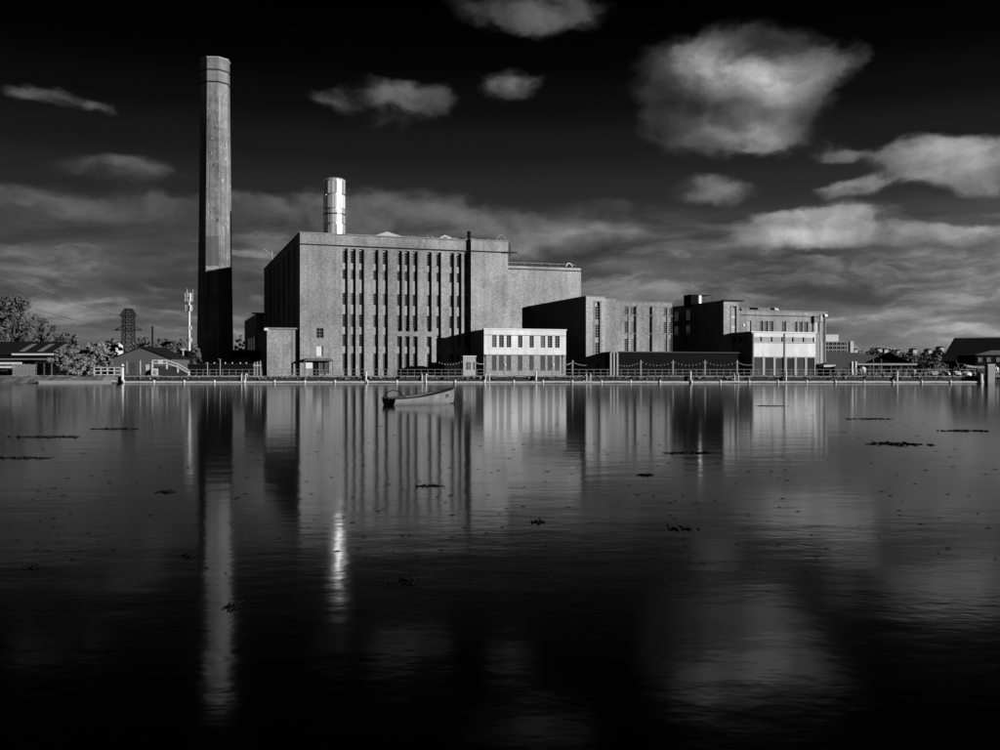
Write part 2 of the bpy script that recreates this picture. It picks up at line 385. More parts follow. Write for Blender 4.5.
# low hills inland
hb = MB(); nx_, ny_ = 90, 10
def hill_h(x, j):
    u = j / (ny_ - 1); prof = math.sin(math.pi * min(1, u * 1.25) * .5) if u < .8 else 1
    return GZ - .3 + prof * (17 + 5 * math.sin(x * .0042 + 1.1) + 3 * math.sin(x * .013) + 1.2 * math.sin(x * .041))
for j in range(ny_):
    for i in range(nx_):
        x = -1500 + 3000 * i / (nx_ - 1); hb.v.append((x, 560 + j * 55, hill_h(x, j)))
for j in range(ny_ - 1):
    for i in range(nx_ - 1):
        a = j * nx_ + i; hb.f.append((a, a + 1, a + nx_ + 1, a + nx_))
structure(hb.build('hill', 'hill', smooth=True))
# quay wall with coping stones, and the rubble at its foot
qw = MB().box(X(118, QD), 140, QD, QD + .5, -1.5, GZ - .02)
quay = structure(qw.build('quay_wall', 'quay_stone'))
cms = []
for k in range(6):
    r0_ = random.uniform(.0, .05); b_ = MB().box(-.66 + r0_, .66 - random.uniform(0, .06), -.06 - random.uniform(0, .1), .62, 0, .15 + random.uniform(-.03, .04))
    c_ = b_.mesh('coping_stone'); c_.materials.append(MATS[('coping', 'coping', 'pale_concrete')[k % 3]]); cms.append(c_)
xx = X(118, QD) + 1.2; k = 0
while xx < 76:
    link('coping_stone', random.choice(cms), 'coping', quay, (xx, QD + random.uniform(-.06, .06), GZ - .05 + random.uniform(-.05, .03)), random.uniform(-.03, .03)); xx += random.uniform(1.32, 1.5)
rb = MB()
for k in range(900):
    x = random.uniform(X(118, QD), X(1000, QD) + 6)
    r = random.uniform(.05, .15) * random.choice((1, 1, 1.5)); y = QD + random.uniform(-.16, .5); z = GZ - .12 + random.uniform(-.16, .06) + .08 * math.sin(x * .8) * math.sin(x * .33)
    if random.random() < .25: y = QD - random.uniform(.05, .4); z = random.uniform(-.05, .35)
    rot = Matrix.Rotation(random.uniform(0, 6), 3, 'Z') @ Matrix.Rotation(random.uniform(-.6, .6), 3, 'X'); i = len(rb.v)
    rb.v += [tuple(rot @ Vector((a * r * random.uniform(.6, 1.3), b2 * r * random.uniform(.5, .9), c * r * random.uniform(.4, .7))) + Vector((x, y, z))) for c in (-1, 1) for b2 in (-1, 1) for a in (-1, 1)]
    for a in ((0, 2, 3, 1), (4, 5, 7, 6), (0, 1, 5, 4), (2, 6, 7, 3), (0, 4, 6, 2), (1, 3, 7, 5)): rb.f.append(tuple(i + q for q in a))
tag(rb.build('rubble', 'rubble'), 'loose rough stones along the quay edge and its foot', 'rubble', kind='stuff')
# rough grass and weeds on the quay top
gr = MB()
for k in range(16000):
    x = random.uniform(X(0, QD) - 6, X(1000, QD) + 6); y = QD + .1 + random.random() ** 2 * 9; h = random.uniform(.03, .17) * (1 + .8 * math.sin(x * .7) * math.sin(x * .23))
    a = random.uniform(0, 3.1); w = random.uniform(.03, .1); c, s_ = math.cos(a) * w, math.sin(a) * w
    lx, ly = random.uniform(-.1, .1), random.uniform(-.1, .1)
    gr.q((x - c, y - s_, GZ), (x + c, y + s_, GZ), (x + lx, y + ly, GZ + max(h, .04)))
tag(gr.build('rough_grass', 'leaf_pale'), 'rough pale grass and weeds growing along the quay top', 'grass', kind='stuff')

# ------------------------------------------------------------------ boiler house (main block)
T = site('boiler_house', 'huge brick power station block with tall window slots and a black flank', 'building')
HT = 25.2; sR0 = SP(470); sR1 = SP(508, -.6); DEP = 63.0
slots_px = [345.3, 353.4, 361.8, 376, 385.6, 399.8, 407.4, 415.4, 429.5, 438.9, 452, 459.3, 466.7]
WZ = [(20.45, 22.6), (17.65, 19.35), (13.25, 15.3), (9.4, 11.6), (6.05, 8.15)]
slot_w = .88; SD = .68
ops = []
for i, px in enumerate(slots_px):
    s = SP(px)
    if i in (5, 6, 7, 8): ops += [(s - slot_w / 2, s + slot_w / 2, 0.0, lz(7.9)), (s - slot_w / 2, s + slot_w / 2, lz(8.75), lz(22.9))]
    else: ops.append((s - slot_w / 2, s + slot_w / 2, 0.0, lz(22.9)))
sw = [(SP(316.5), SP(323.5), lz(ZP(338, 3)), lz(ZP(328, 3))), (SP(316.5), SP(323), lz(ZP(356, 3)), lz(ZP(346, 3)))]
dr = [(SP(313), SP(319), 0.0, lz(3.35)), (SP(319.6), SP(329), .35, lz(3.35))]
wl = MB(); wl.wall(0, sR0, 0, lz(HT), 0, ops + [], SD)
# the small openings of the plain bay are cut by building that bay on its own
sB = SP(338)
wl = MB(); wl.wall(0, sB, 0, lz(HT), 0, sw + dr, .35); wl.wall(sB, sR0, 0, lz(HT), .12, ops, SD)
wl.q((sB, 0, 0), (sB, .12, 0), (sB, .12, lz(HT)), (sB, 0, lz(HT)))
wl.shell(0, sR1, .12, DEP, 0, lz(HT), .6, front=False)
wl.q((0, 0, 0), (0, 0, lz(HT)), (0, .12, lz(HT)), (0, .12, 0)); wl.q((0, 0, lz(HT)), (sB, 0, lz(HT)), (sB, .12, lz(HT)), (0, .12, lz(HT)))
wall = wl.build('wall', 'brick', T)
MB().shell(sR0, sR1 + .002, -.6, .6, 0, lz(HT) + .02, .3).build('end_bay', 'brick_light', T)
for i, px in enumerate(slots_px):
    s = SP(px); a, b2 = s - slot_w / 2 + .004, s + slot_w / 2 - .004; y = .12 + SD - .004
    zc = [lz(q) for w in WZ for q in w]; edges = [lz(22.9)] + [q for w in WZ for q in (lz(w[1]), lz(w[0]))] + [lz(4.85)]
    for k in range(0, len(edges), 2):
        if edges[k] - edges[k + 1] > .1 and not (i in (5, 6, 7, 8) and k == 8):
            MB().box(a, b2, y - .22 + random.uniform(-.02, .02), y, edges[k + 1] + .003, edges[k] - .003).build('spandrel', 'spandrel', T)
    for k, w in enumerate(WZ):
        if i == 4 and k >= 3 or i == 3 and k == 4:
            window(T, a, b2, lz(w[0]), lz(w[1]), y - .1, 2, 5, 'blind_glass'); continue
        if i in (5, 6, 7, 8) and k == 4: window(T, a, b2, lz(6.05), lz(7.85), y - .1, 2, 5); continue
        window(T, a, b2, lz(w[0]), lz(w[1]), y - .1, 2, 5)
    lo = MB().box(a, b2, y - .1, y, lz(1.85), lz(4.8))
    for q in range(9): lo.box(a + .05, b2 - .05, y - .14, y - .1, lz(1.95) + q * .31, lz(1.95) + q * .31 + .2)
    lo.build('louvre_panel', 'louvre', T)
window(T, sw[0][0] + .003, sw[0][1] - .003, sw[0][2] + .003, sw[0][3] - .003, .24, 2, 3)
window(T, sw[1][0] + .003, sw[1][1] - .003, sw[1][2] + .003, sw[1][3] - .003, .24, 1, 1, 'white_paint', 'white_paint')
d_ = MB().box(dr[0][0] + .01, dr[0][1] - .01, .2, .3, .01, lz(3.33)).build('door', 'tarred', T)
MB().box(dr[0][1] - .2, dr[0][1] - .12, .14, .2, 1.0, 1.12).build('handle', 'galvanised', d_)
d_ = MB().box(dr[1][0] + .01, dr[1][1] - .01, .16, .3, .36, lz(3.33)).build('shutter', 'louvre', T)
MB().box(SP(305.5), SP(312.2), -.12, -.003, lz(2.2), lz(3.3)).build('notice_board', 'white_paint', T)
c_ = MB().prism([(SP(302.5), lz(3.5)), (SP(333), lz(3.5)), (SP(329), lz(3.95)), (SP(307), lz(3.95))], -1.5, -.003).build('porch_canopy', 'timber', T)
for px in (303.2, 331.2): MB().box(SP(px), SP(px + .8), -1.4, -1.28, .02, lz(3.495)).build('porch_post', 'timber', T)
# string course, coping, flank piers
MB().box(-.22, sR0 - .003, -.2, -.004, lz(23.25), lz(23.42)).build('string_course', 'dark_trim', T)
MB().box(sR0 - .2, sR1 + .9, -.82, -.604, lz(23.2), lz(23.4)).build('string_course', 'dark_trim', T)
MB().box(-.12, sR0 - .01, -.1, .5, lz(HT) + .003, lz(HT) + .2).box(-.12, .4, .503, DEP + .1, lz(HT) + .003, lz(HT) + .2).box(sR0 - .1, sR1 + .12, -.72, -.1, lz(HT) + .03, lz(HT) + .24).build('coping', 'stone_trim', T)
for k in range(7): MB().box(-.28, -.003, 6 + k * 8.4, 7.1 + k * 8.4, 0, lz(23.8)).build('pier', 'brick', T)
# black soil pipe in the return beside the end bay
vp = MB().tube([(sR0 - .24, -.15, .02), (sR0 - .24, -.15, lz(25.9))], .19, 10)
vp.lathe([(.42, lz(25.9)), (.42, lz(26.1)), (.2, lz(26.25)), (.38, lz(26.5)), (.38, lz(26.75)), (.1, lz(26.9))], 10, sR0 - .24, -.15)
vp.build('vent_pipe', 'tarred', T)
for q in range(6): MB().box(sR0 - .5, sR0 - .03, -.3, .11, 3 + q * 3.8, 3.12 + q * 3.8).build('pipe_bracket', 'tarred', T)
# set-back rear part and narrow stair strip
s0, s1 = SP(500, 30), SP(581, 30)
MB().shell(s0 - 4, s1, 30, DEP + 20, 0, lz(24.55), .6).build('rear_wall', 'brick_light', T)
MB().box(s0 - 2, s1 + .15, 29.8, 30.4, lz(24.55) + .003, lz(24.55) + .16).box(s0 - 2, s1 + .1, 29.85, 29.997, lz(23.75), lz(23.95)).build('rear_coping', 'dark_trim', T)
rl = MB()
for k in range(9): rl.tube([(s1 - 1 - k * 2, 31, lz(24.6)), (s1 - 1 - k * 2, 31, lz(25.35))], .05, 5)
rl.tube([(s1 - 1, 31, lz(25.35)), (s1 - 17, 31, lz(25.35))], .06, 5)
rl.build('roof_rail', 'galvanised', T)
rg = MB().tube([(s1 - 2.6 + .75 * math.cos(a), 30.7, lz(24.7) + .85 * math.sin(a)) for a in [math.pi * k / 10 for k in range(11)]], .14, 6).build('roof_hoop', 'white_paint', T)
MB().shell(sR1 + .004, SP(522, -.3), -.3, 12, 0, lz(ZP(274, 40)), .4).build('stair_strip', 'brick_light', T)
# roof furniture
for (px, wpx, q) in ((389, 28, 20), (447, 20, 22)):
    s = SP(px, q); D = DP(s, q); w = wpx * D / F / 2; zt = ZP(230.6 if px < 400 else 233.8, s, q)
    l = MB().box(s - w, s + w, q, q + 7, lz(HT) - .6, lz(zt) - 1.15).build('roof_lantern', 'white_render', T)
    lb = MB(); e = lz(zt) - 1.14
    for pts in (((s - w - .2, q - .2, e), (s + w + .2, q - .2, e), (s, q + 1.6, e + 1.14)), ((s + w + .2, q - .2, e), (s + w + .2, q + 7.2, e), (s, q + 5.4, e + 1.14), (s, q + 1.6, e + 1.14)),
                ((s + w + .2, q + 7.2, e), (s - w - .2, q + 7.2, e), (s, q + 5.4, e + 1.14)), ((s - w - .2, q + 7.2, e), (s - w - .2, q - .2, e), (s, q + 1.6, e + 1.14), (s, q + 5.4, e + 1.14))): lb.q(*pts)
    lb.build('lantern_roof', 'white_paint', l)
rf = MB()
for k in range(46):
    s = random.uniform(SP(405), sR1 - .6); h = random.uniform(.08, .42); w = random.uniform(.15, .7)
    rf.box(s, min(s + w, sR1 - .2), .9, 1.3, lz(HT) - .5, lz(HT) + .2 + h)
rf.build('parapet_clutter', 'stone_trim', T)['kind'] = 'stuff'
MB().tube([(sR1 - 1.2 + .8 * math.cos(a), 0, lz(HT) + .3 + .95 * math.sin(a)) for a in [math.pi * k / 10 for k in range(11)]], .13, 6).build('roof_hoop', 'stone_trim', T)
MB().tube([(sR1 + .35, -.6, lz(22.6)), (sR1 + .35, -.6, lz(25.0))], .1, 6).tube([(sR1 - .9, -1.0, lz(23.3)), (sR1 + 1.6, -1.0, lz(23.3))], .12, 6).build('hopper', 'dark_steel', T)
ar = MB().tube([(.3, 48, lz(HT)), (.3, 48, lz(HT) + 2.6)], .08, 5).tube([(.3, 48, lz(HT) + 1.7), (-1.6, 47.5, lz(HT) + 3.0)], .14, 5)
ar.build('floodlight', 'galvanised', T)

# left annex against the flank
T = site('brick_annex', 'flat-roofed windowless brick annex lit at the foot of the black flank', 'building')
a0, a1 = SP(267, .8), -.32
zt = lz(ZP(329, a0, .8))
MB().shell(a0, a1, .8, 16, 0, zt, .3).build('wall', 'brick', T)
MB().box(a0 - .35, a1 + .02, .45, .95, zt + .003, zt + .24).box(a0 - .35, a0 + .4, .953, 16.2, zt + .003, zt + .24).build('coping', 'stone_trim', T)
MB().box(a0 - .5, a0 + .15, .3, .445, zt - .25, zt + .12).build('hopper', 'white_paint', T)
MB().box(a1 - .9, a1 - .55, .70, .797, .3, zt - .1).build('downpipe', 'stone_trim', T)
# rear range left of the block
T = site('rear_brick_range', 'dark brick range showing behind the left end of the tall block', 'building')
r0 = SP(256, 66)
MB().shell(r0, r0 + 22, 66, 100, 0, lz(ZP(314, r0, 66)), .4).build('wall', 'brick', T)
MB().box(r0 - .9, r0 + 22.2, 65.2, 66.6, lz(ZP(314, r0, 66)) + .003, lz(ZP(314, r0, 66)) + .3).build('eaves', 'dark_trim', T)
for k in range(3):
    w_ = MB().box(r0 - .03, r0 - .003, 70 + k * 7, 73 + k * 7, 4, 9).build('window', 'glass', T); MB().box(r0 - .06, r0 - .033, 71.45 + k * 7, 71.55 + k * 7, 4, 9).build('mullion', 'glazing_bar', w_)

# ------------------------------------------------------------------ white office
T = site('white_office', 'two-storey office with white upper floor and grey panelled ground floor', 'building')
q = -7.0; a0, a1 = SP(484, q), SP(566, q); zt = lz(ZP(329.3, a0, q)); zm = lz(ZP(354.5, a0 + 6, q))
zw0, zw1 = lz(ZP(347.5, a0 + 6, q)), lz(ZP(335.5, a0 + 6, q))
wpx = [(492, 496.6), (499, 503.8), (506.5, 511.2), (518, 522.4), (529.4, 533.8), (540.5, 545.2), (547.6, 552.3), (555, 559.6)]
up = [(SP(a, q), SP(b2, q), zw0, zw1) for a, b2 in wpx]
zl0, zl1 = lz(ZP(370.8, a0 + 6, q)), lz(ZP(355.6, a0 + 6, q))
dn = [(SP(a, q), SP(b2, q), zl0, zl1) for a, b2 in wpx]
MB().wall(a0, a1, zm, zt, q, up, .3).build('upper_wall', 'white_render', T)
MB().wall(a0, a1, 0, zm - .002, q + .08, dn, .18).build('lower_wall', 'brick_low', T)
b_ = MB().shell(a0 + .001, a1 - .001, q + .6, -.92, 0, zt - .01, .3, front=False)
b_.q((a0, q, zm), (a0, q + .6, zm), (a0, q + .6, zt), (a0, q, zt)); b_.q((a0, q + .08, 0), (a0, q + .6, 0), (a0, q + .6, zm), (a0, q + .08, zm))
b_.q((a1, q, zm), (a1, q, zt), (a1, q + .6, zt), (a1, q + .6, zm)); b_.q((a1, q + .08, 0), (a1, q + .08, zm), (a1, q + .6, zm), (a1, q + .6, 0)); b_.q((a0, q, zt - .02), (a1, q, zt - .02), (a1, q + .62, zt - .02), (a0, q + .62, zt - .02))
b_.build('side_wall', 'brick', T)
MB().box(a0 - .12, a1 + .12, q - .14, q + .5, zt + .003, zt + .2).build('coping', 'white_paint', T)
MB().box(a0 - .02, a1 + .02, q - .1, q - .003, zt - 1.0, zt - .9).build('cornice', 'stone_trim', T)
MB().box(a0 + .6, a1 - .4, q - .09, q - .003, zw0 - .2, zw0 - .08).build('sill_band', 'white_paint', T)
MB().box(a0 - .02, a1 + .02, q - .1, q + .07, zm - .14, zm - .004).build('string_course', 'stone_trim', T)
for o_ in up: window(T, o_[0] + .003, o_[1] - .003, o_[2] + .003, o_[3] - .003, q + .16, 2, 5, barw=.06)
for k, o_ in enumerate(dn):
    p = MB().box(o_[0] + .004, o_[1] - .004, q + .16, q + .24, o_[2] + .004, o_[3] - .004).build('panel', 'louvre', T)
    MB().box((o_[0] + o_[1]) / 2 - .03, (o_[0] + o_[1]) / 2 + .03, q + .12, q + .16, o_[2] + .02, o_[3] - .02).build('mullion', 'grey_sheet', p)
for k, px in enumerate((486.5, 563.5)):
    s = SP(px, q); MB().tube([(s, q - .16, .3), (s, q - .16, zm - .3)], .07, 6).box(s - .14, s + .14, q - .28, q - .02, zm - .3, zm).build('downpipe', 'pale_concrete', T)
for (yy, z) in ((-4.6, 6.0), (-2.2, 6.3)):
    w_ = MB().box(a0 - .03, a0 - .002, yy, yy + .5, z, z + .8).build('side_window', 'blind_glass', T)
# kiosk
T = site('kiosk', 'small pale flat-roofed kiosk in front of the black office flank', 'kiosk')
q = -9.6; k0, k1 = SP(463.2, q), SP(475.8, q); zt = lz(ZP(356.5, k0, q))
po = [(SP(465.8, q), SP(468.6, q), 1.0, 2.35), (SP(469, q), SP(470.6, q), 1.0, 2.35), (SP(473, q), SP(474.8, q), 1.0, 2.35)]
MB().wall(k0, k1, 0, zt, q, po, .12).shell(k0, k1, q, q + 2.1, 0, zt, .1, front=False).build('wall', 'pale_concrete', T)
MB().box(k0 - .1, k1 + .1, q - .15, q + 2.2, zt + .003, zt + .12).build('roof_slab', 'white_paint', T)
for o_ in po: window(T, o_[0] + .003, o_[1] - .003, o_[2] + .003, o_[3] - .003, q + .09, 1, 2)
# dark hoarding left of the kiosk
T = site('dark_hoarding', 'low dark board hoarding in front of the window slots beside the kiosk', 'hoarding')
q = -3.2; k0, k1 = SP(428, q), SP(461, q); n = 22
bm_ = MB().box(0, (k1 - k0) / n - .02, 0, .06, 0, lz(ZP(362.4, k0, q))).mesh('board'); bm_.materials.append(MATS['tarred'])
for k in range(n): link('board', bm_, 'tarred', T, (k0 + (k1 - k0) * k / n, q + random.uniform(-.015, .015), random.uniform(0, .04)))
MB().box(k0, k1, q + .08, q + .16, .5, .62).box(k0, k1, q + .08, q + .16, 1.6, 1.72).build('rail', 'tarred', T)
for k in range(5): MB().box(k0 + .5 + k * 1.35, k0 + .62 + k * 1.35, q + .17, q + .29, 0, 2.2).build('post', 'tarred', T)

# ------------------------------------------------------------------ stair wing
T = site('long_brick_wing', 'long three-storey brick wing with a stair tower, right of the white office', 'building')
a0 = SP(586); a1 = SP(605); a2 = SP(614, 1.5); a3 = SP(672, 1.5); zt = lz(15.75); zt2 = lz(15.05)
so = (SP(594.6), SP(600.2), lz(ZP(356, a0)), lz(ZP(301.5, a0)))
do = (SP(597), SP(599.6), 0.0, 2.2)
MB().wall(a0, a1, 0, zt, 0, [so, do], .35).shell(a0, a1, 0, 30, 0, zt, .4, front=False).build('stair_tower', 'brick_light', T)
MB().shell(a1 + .003, a2, .7, 29, 0, zt - .25, .4).build('stair_return', 'brick', T)
zrow = [(ZP(314, 60), ZP(306, 60)), (ZP(332.5, 60), ZP(320.5, 60)), (ZP(351, 60), ZP(338, 60))]
cols = [(624.6, 628.4), (630.8, 634.6), (647.2, 650.8), (663.6, 667), (669, 671.8)]
ops = [(SP(a, 1.5), SP(b2, 1.5), lz(zrow[2][0]), lz(zrow[0][1])) for a, b2 in cols]
MB().wall(a2 + .003, a3, 0, zt2, 1.5, ops, .55).shell(a2 + .003, a3, 1.5, 28, 0, zt2, .4, front=False).build('wall', 'brick', T)
for (a, b2) in cols:
    x0, x1 = SP(a, 1.5) + .004, SP(b2, 1.5) - .004; y = 1.5 + .55 - .004
    for k, (c, d) in enumerate(zrow):
        window(T, x0, x1, lz(c), lz(d), y - .34, 2, 6, barw=.06)
        if k < 2: MB().box(x0, x1, y - .38, y, lz(zrow[k + 1][1]) + .004, lz(c) - .004).build('spandrel', 'brick', T)
    for k, (c, d) in enumerate(zrow): MB().box(x0 - .12, x1 + .12, 1.36, 1.497, lz(c) - .16, lz(c) - .02).build('sill', 'stone_trim', T)
y = .35 - .004; zz0, zz1 = so[2], so[3]; x0, x1 = so[0] + .01, so[1] - .01
for k in range(3):
    c = zz0 + .05 + (zz1 - zz0) * k / 3; d = c + (zz1 - zz0) / 3 - .9
    window(T, x0 + .12, x1 - .12, c, d, y - .15, 2, 5, barw=.07)
    if k < 2: MB().box(x0 + .12, x1 - .12, y - .2, y, d + .004, c + (zz1 - zz0) / 3 - .004).build('spandrel', 'spandrel', T)
MB().box(x0 - .2, x0 + .1, -.08, -.003, zz0 - .2, zz1 + .2).box(x1 - .1, x1 + .2, -.08, -.003, zz0 - .2, zz1 + .2).box(x0 + .103, x1 - .103, -.08, -.003, zz1, zz1 + .2).box(x0 + .103, x1 - .103, -.08, -.003, zz0 - .2, zz0).build('stair_surround', 'stone_trim', T)
MB().box(do[0] + .01, do[1] - .01, .2, .3, 0.01, 2.18).build('door', 'tarred', T)
for px in (592, 603.5): MB().tube([(SP(px, -.2), -.2, .0), (SP(px, -.2), -.2, 1.5)], .09, 6).lathe([(.1, 1.5), (.26, 1.62), (.26, 1.9), (.1, 2.02)], 8, SP(px, -.2), -.2).build('door_lamp', 'white_paint', T)
MB().box(a0 - .15, a1 + .3, -.12, .5, zt + .003, zt + .16).build('coping', 'stone_trim', T)
MB().box(a0 - .12, a0 + .4, .503, 30, zt + .003, zt + .14).build('coping', 'dark_trim', T)
MB().box(a2, a3 + .1, 1.35, 2.0, zt2 + .003, zt2 + .18).box(a2 + .1, a3 + .04, 1.4, 1.497, zt2 - .75, zt2 - .6).build('coping', 'stone_trim', T)
for (px) in (635.6, 651.6): MB().box(SP(px, 1.5) - .06, SP(px, 1.5) + .12, 1.33, 1.497, 4.4, lz(zrow[0][1]) + .2).build('downpipe', 'dark_steel', T)  # dark strips standing in for the shaded slot lines beside the windows
for k in range(3):
    w_ = MB().box(a0 - .03, a0 - .003, 9 + k * 6, 10.6 + k * 6, 2.6, 4.4).build('side_window', 'glass', T)
    fm = MB()
    for q_ in range(4): fm.box(a0 - .06, a0 - .033, 9 + k * 6, 10.6 + k * 6, 2.7 + q_ * .45, 2.78 + q_ * .45)
    fm.build('frame', 'dark_steel', w_)

# ------------------------------------------------------------------ low dark shed in the yard
T = site('tarred_shed', 'long low black boarded shed with flat roof under the brick wings', 'shed')
q = -6.0; a0, a1 = SP(619, q), SP(738, q); zt = lz(ZP(352.6, a0, q)); n = 64
MB().box(a0, a1, q + .1, q + 5.6, 0, zt).build('shell', 'tarred', T)
bm_ = MB().box(.01, (a1 - a0) / n - .01, 0, .07, 0, zt - .05).mesh('board'); bm_.materials.append(MATS['tarred'])
for k in range(n): link('board', bm_, 'tarred', T, (a0 + (a1 - a0) * k / n, q + .02 + random.uniform(-.012, .006), 0))
MB().box(a0 - .3, a1 + .02, q - .45, q + 5.8, zt + .004, zt + .22).build('roof', 'roof_felt', T)
for px in (610.2, 613.4, 616.8): MB().box(SP(px, q) - .16, SP(px, q) + .16, q - .3, q + .1, 0, zt - .02).build('gate_pillar', 'pale_concrete', T)
MB().box(SP(609.5, q), SP(618.2, q), q - .35, q + .2, zt - .017, zt + .2).build('gate_lintel', 'stone_trim', T)

# ------------------------------------------------------------------ second wing with hall
T = site('brick_hall', 'brick hall at the right end with roof tank, skylights and narrow windows', 'building')
a0 = SP(723.6); a1 = SP(738.5); a2 = SP(826, .8); zt = lz(15.6); zt2 = lz(ZP(311.4, 95, .8))
so = (SP(731.2), SP(736.2), lz(ZP(336, a0)), lz(ZP(306, a0)))
MB().wall(a0, a1, 0, zt, 0, [so], .35).shell(a0, a1, 0, 30, 0, zt, .4, front=False).build('stair_tower', 'brick_light', T)
for k in range(3):
    c = so[2] + .05 + (so[3] - so[2]) * k / 3; d = c + (so[3] - so[2]) / 3 - .4
    window(T, so[0] + .12, so[1] - .12, c, d, .2, 2, 3, barw=.07, glass='glass' if k else 'blind_glass')
    if k < 2: MB().box(so[0] + .1, so[1] - .1, .16, .345, d + .004, c + (so[3] - so[2]) / 3 - .004).build('spandrel', 'white_render', T)
MB().box(so[0] - .2, so[0] + .02, -.08, -.003, so[2] - .2, so[3] + .2).box(so[1] - .02, so[1] + .2, -.08, -.003, so[2] - .2, so[3] + .2).build('stair_surround', 'stone_trim', T)
MB().box(a0 - .25, a1 + 1.0, -.5, .5, zt + .003, zt + .28).build('roof_slab', 'dark_trim', T)
MB().box(a0 - .12, a0 + .4, .503, 30, zt + .003, zt + .16).build('coping', 'dark_trim', T)
zr = (ZP(331.5, 92, .8), ZP(321, 92, .8))
cols = [(747.6, 751.2), (760, 763), (764.8, 768), (769.6, 773.2), (782, 786), (794.6, 797.4), (799, 802.4), (804.2, 808), (815.2, 819)]
ops = [(SP(a, .8), SP(b2, .8), lz(zr[0]), lz(zr[1])) for a, b2 in cols]
MB().wall(a1 + .003, a2, 0, zt2, .8, ops, .4).shell(a1 + .003, a2, .8, 28, 0, zt2, .4, front=False).build('wall', 'brick', T)
for k, o_ in enumerate(ops):
    window(T, o_[0] + .003, o_[1] - .003, o_[2] + .003, o_[3] - .003, .8 + .22, 2, 5, barw=.06, glass='blind_glass' if k in (0, 8) else 'glass')
    MB().box(o_[0] - .12, o_[1] + .12, .68, .797, o_[2] - .18, o_[2] - .02).build('sill', 'stone_trim', T)
MB().box(a1 + 1.1, a2 + .2, .62, 1.2, zt2 + .003, zt2 + .2).build('coping', 'stone_trim', T)
MB().box(a1 + 1.1, a2, .68, .797, zt2 - .95, zt2 - .82).build('string_course', 'dark_trim', T)
MB().tube([(a2 - .3, .6, .1), (a2 - .3, .6, zt2 - .9)], .1, 6).box(a2 - .6, a2 + .1, .4, .797, zt2 - .85, zt2 - .35).build('downpipe', 'galvanised', T)
for px in (743.5,): MB().lathe([(.25, 0), (.25, .1)], 10).build('wall_lamp', 'white_paint', T, (SP(px, .8), .74, lz(ZP(325, 88, .8)))).rotation_euler = (R(90), 0, 0)
# roof glazing of the hall
s0, s1 = SP(742, 4), SP(780, 4); n = 9
for k in range(n):
    x0 = s0 + (s1 - s0) * k / n; x1 = s0 + (s1 - s0) * (k + 1) / n - .06
    p = MB(); z0 = zt2 - .35; p.q((x0, 3.6, z0 + .1), (x1, 3.6, z0 + .1), (x1 + .3, 5.0, z0 + 1.35), (x0 + .3, 5.0, z0 + 1.35)); p.q((x1 + .3, 5.03, z0 + 1.35), (x1, 3.63, z0 + .1), (x1, 5.03, z0 + .1)); p.q((x0, 5.05, z0), (x0 + .3, 5.05, z0 + 1.35), (x1 + .3, 5.05, z0 + 1.35), (x1, 5.05, z0))
    p.build('roof_light', ('white_paint' if k == n - 1 else 'pale_sheet' if k in (0, 1, 4, 5, 6) else 'glass'), T)
MB().box(s0 - .2, s1 + .3, 3.4, 5.3, zt2 - .42, zt2 - .3).build('roof_light_kerb', 'dark_trim', T)
# roof tank and mast
q = 12.0; t0, t1 = SP(691, q), SP(697.5, q); zb, zk = zt - .4, lz(ZP(295, t0, q))
MB().box(t0, t1, q, q + 3, zb, zk).build('tank_house', 'tarred', T)
MB().lathe([(.62, zb), (.62, zk - .1), (.5, zk)], 14, t1 + .7, q + .7).build('water_tank', 'steel', T, smooth=False)
fr = MB(); e = SP(712, q)
MB().box(t0 - .1, e, q - .1, q + 3.1, zk + .01, zk + .12).build('tank_roof', 'dark_trim', T)
for x_ in (t1 + 1.6, e - .1):
    fr.box(x_ - .05, x_ + .05, q - .05, q + .05, zb, zk)
fr.box(t1 + 1.4, e, q - .04, q + .04, zb + .9, zb + .96)
fr.build('tank_frame', 'dark_steel', T)
MB().tube([(t0 + .2, q, zk + .1), (t0 + .2, q, lz(ZP(278, t0, q)))], [.05, .03], 5).build('mast', 'pale_concrete', T)
MB().box(a0 - .3, a0 - .003, 10, 10.8, 0, zt - .5).build('flank_pier', 'brick', T)
MB().box(a0 - .34, a0 - .04, 10.1, 10.6, zt - 1.1, zt - .498).build('hopper', 'stone_trim', T)
MB().box(a0 - .2, a0 - .003, 2.2, 2.8, zt - 3.0, zt - 1.4).build('floodlight', 'pale_concrete', T)
for k in range(3):
    for j in range(3):
        w_ = MB().box(a0 - .03, a0 - .003, 13 + k * 5, 14.4 + k * 5, 5.2 + j * 3.2, 7.3 + j * 3.2).build('side_window', 'glass', T)
        MB().box(a0 - .06, a0 - .033, 13.66 + k * 5, 13.74 + k * 5, 5.2 + j * 3.2, 7.3 + j * 3.2).build('mullion', 'dark_trim', w_)

# ------------------------------------------------------------------ white garage annex
T = site('white_garage', 'low white annex with grey corrugated doors in front of the brick hall', 'building')
q = -7.0; a0, a1 = SP(752, q), SP(815.5, q); am = (a0 + a1) / 2; zt = lz(ZP(333, am, q))
def zq(py): return lz(ZP(py, am, q))
pz = [(754, 762.6), (765, 773.4), (775.6, 783.6), (787, 794.6), (796.8, 805), (807.2, 814.6)]
vents = [(px - .9, px + .9) for px in (760.8, 771.4, 782, 792.6, 803.2, 813.4)]
ops = [(SP(a, q), SP(b2, q), .02, zq(357.5)) for a, b2 in pz] + [(SP(a, q), SP(b2, q), zq(342), zq(337)) for a, b2 in vents]
zsp = zq(356.6)
MB().wall(a0, a1, zsp, zt, q, ops[6:], .3).build('front_wall', 'white_render', T)
MB().wall(a0, a1, 0, zsp - .002, q + .02, ops[:6], .28).build('lower_wall', 'pale_concrete', T)
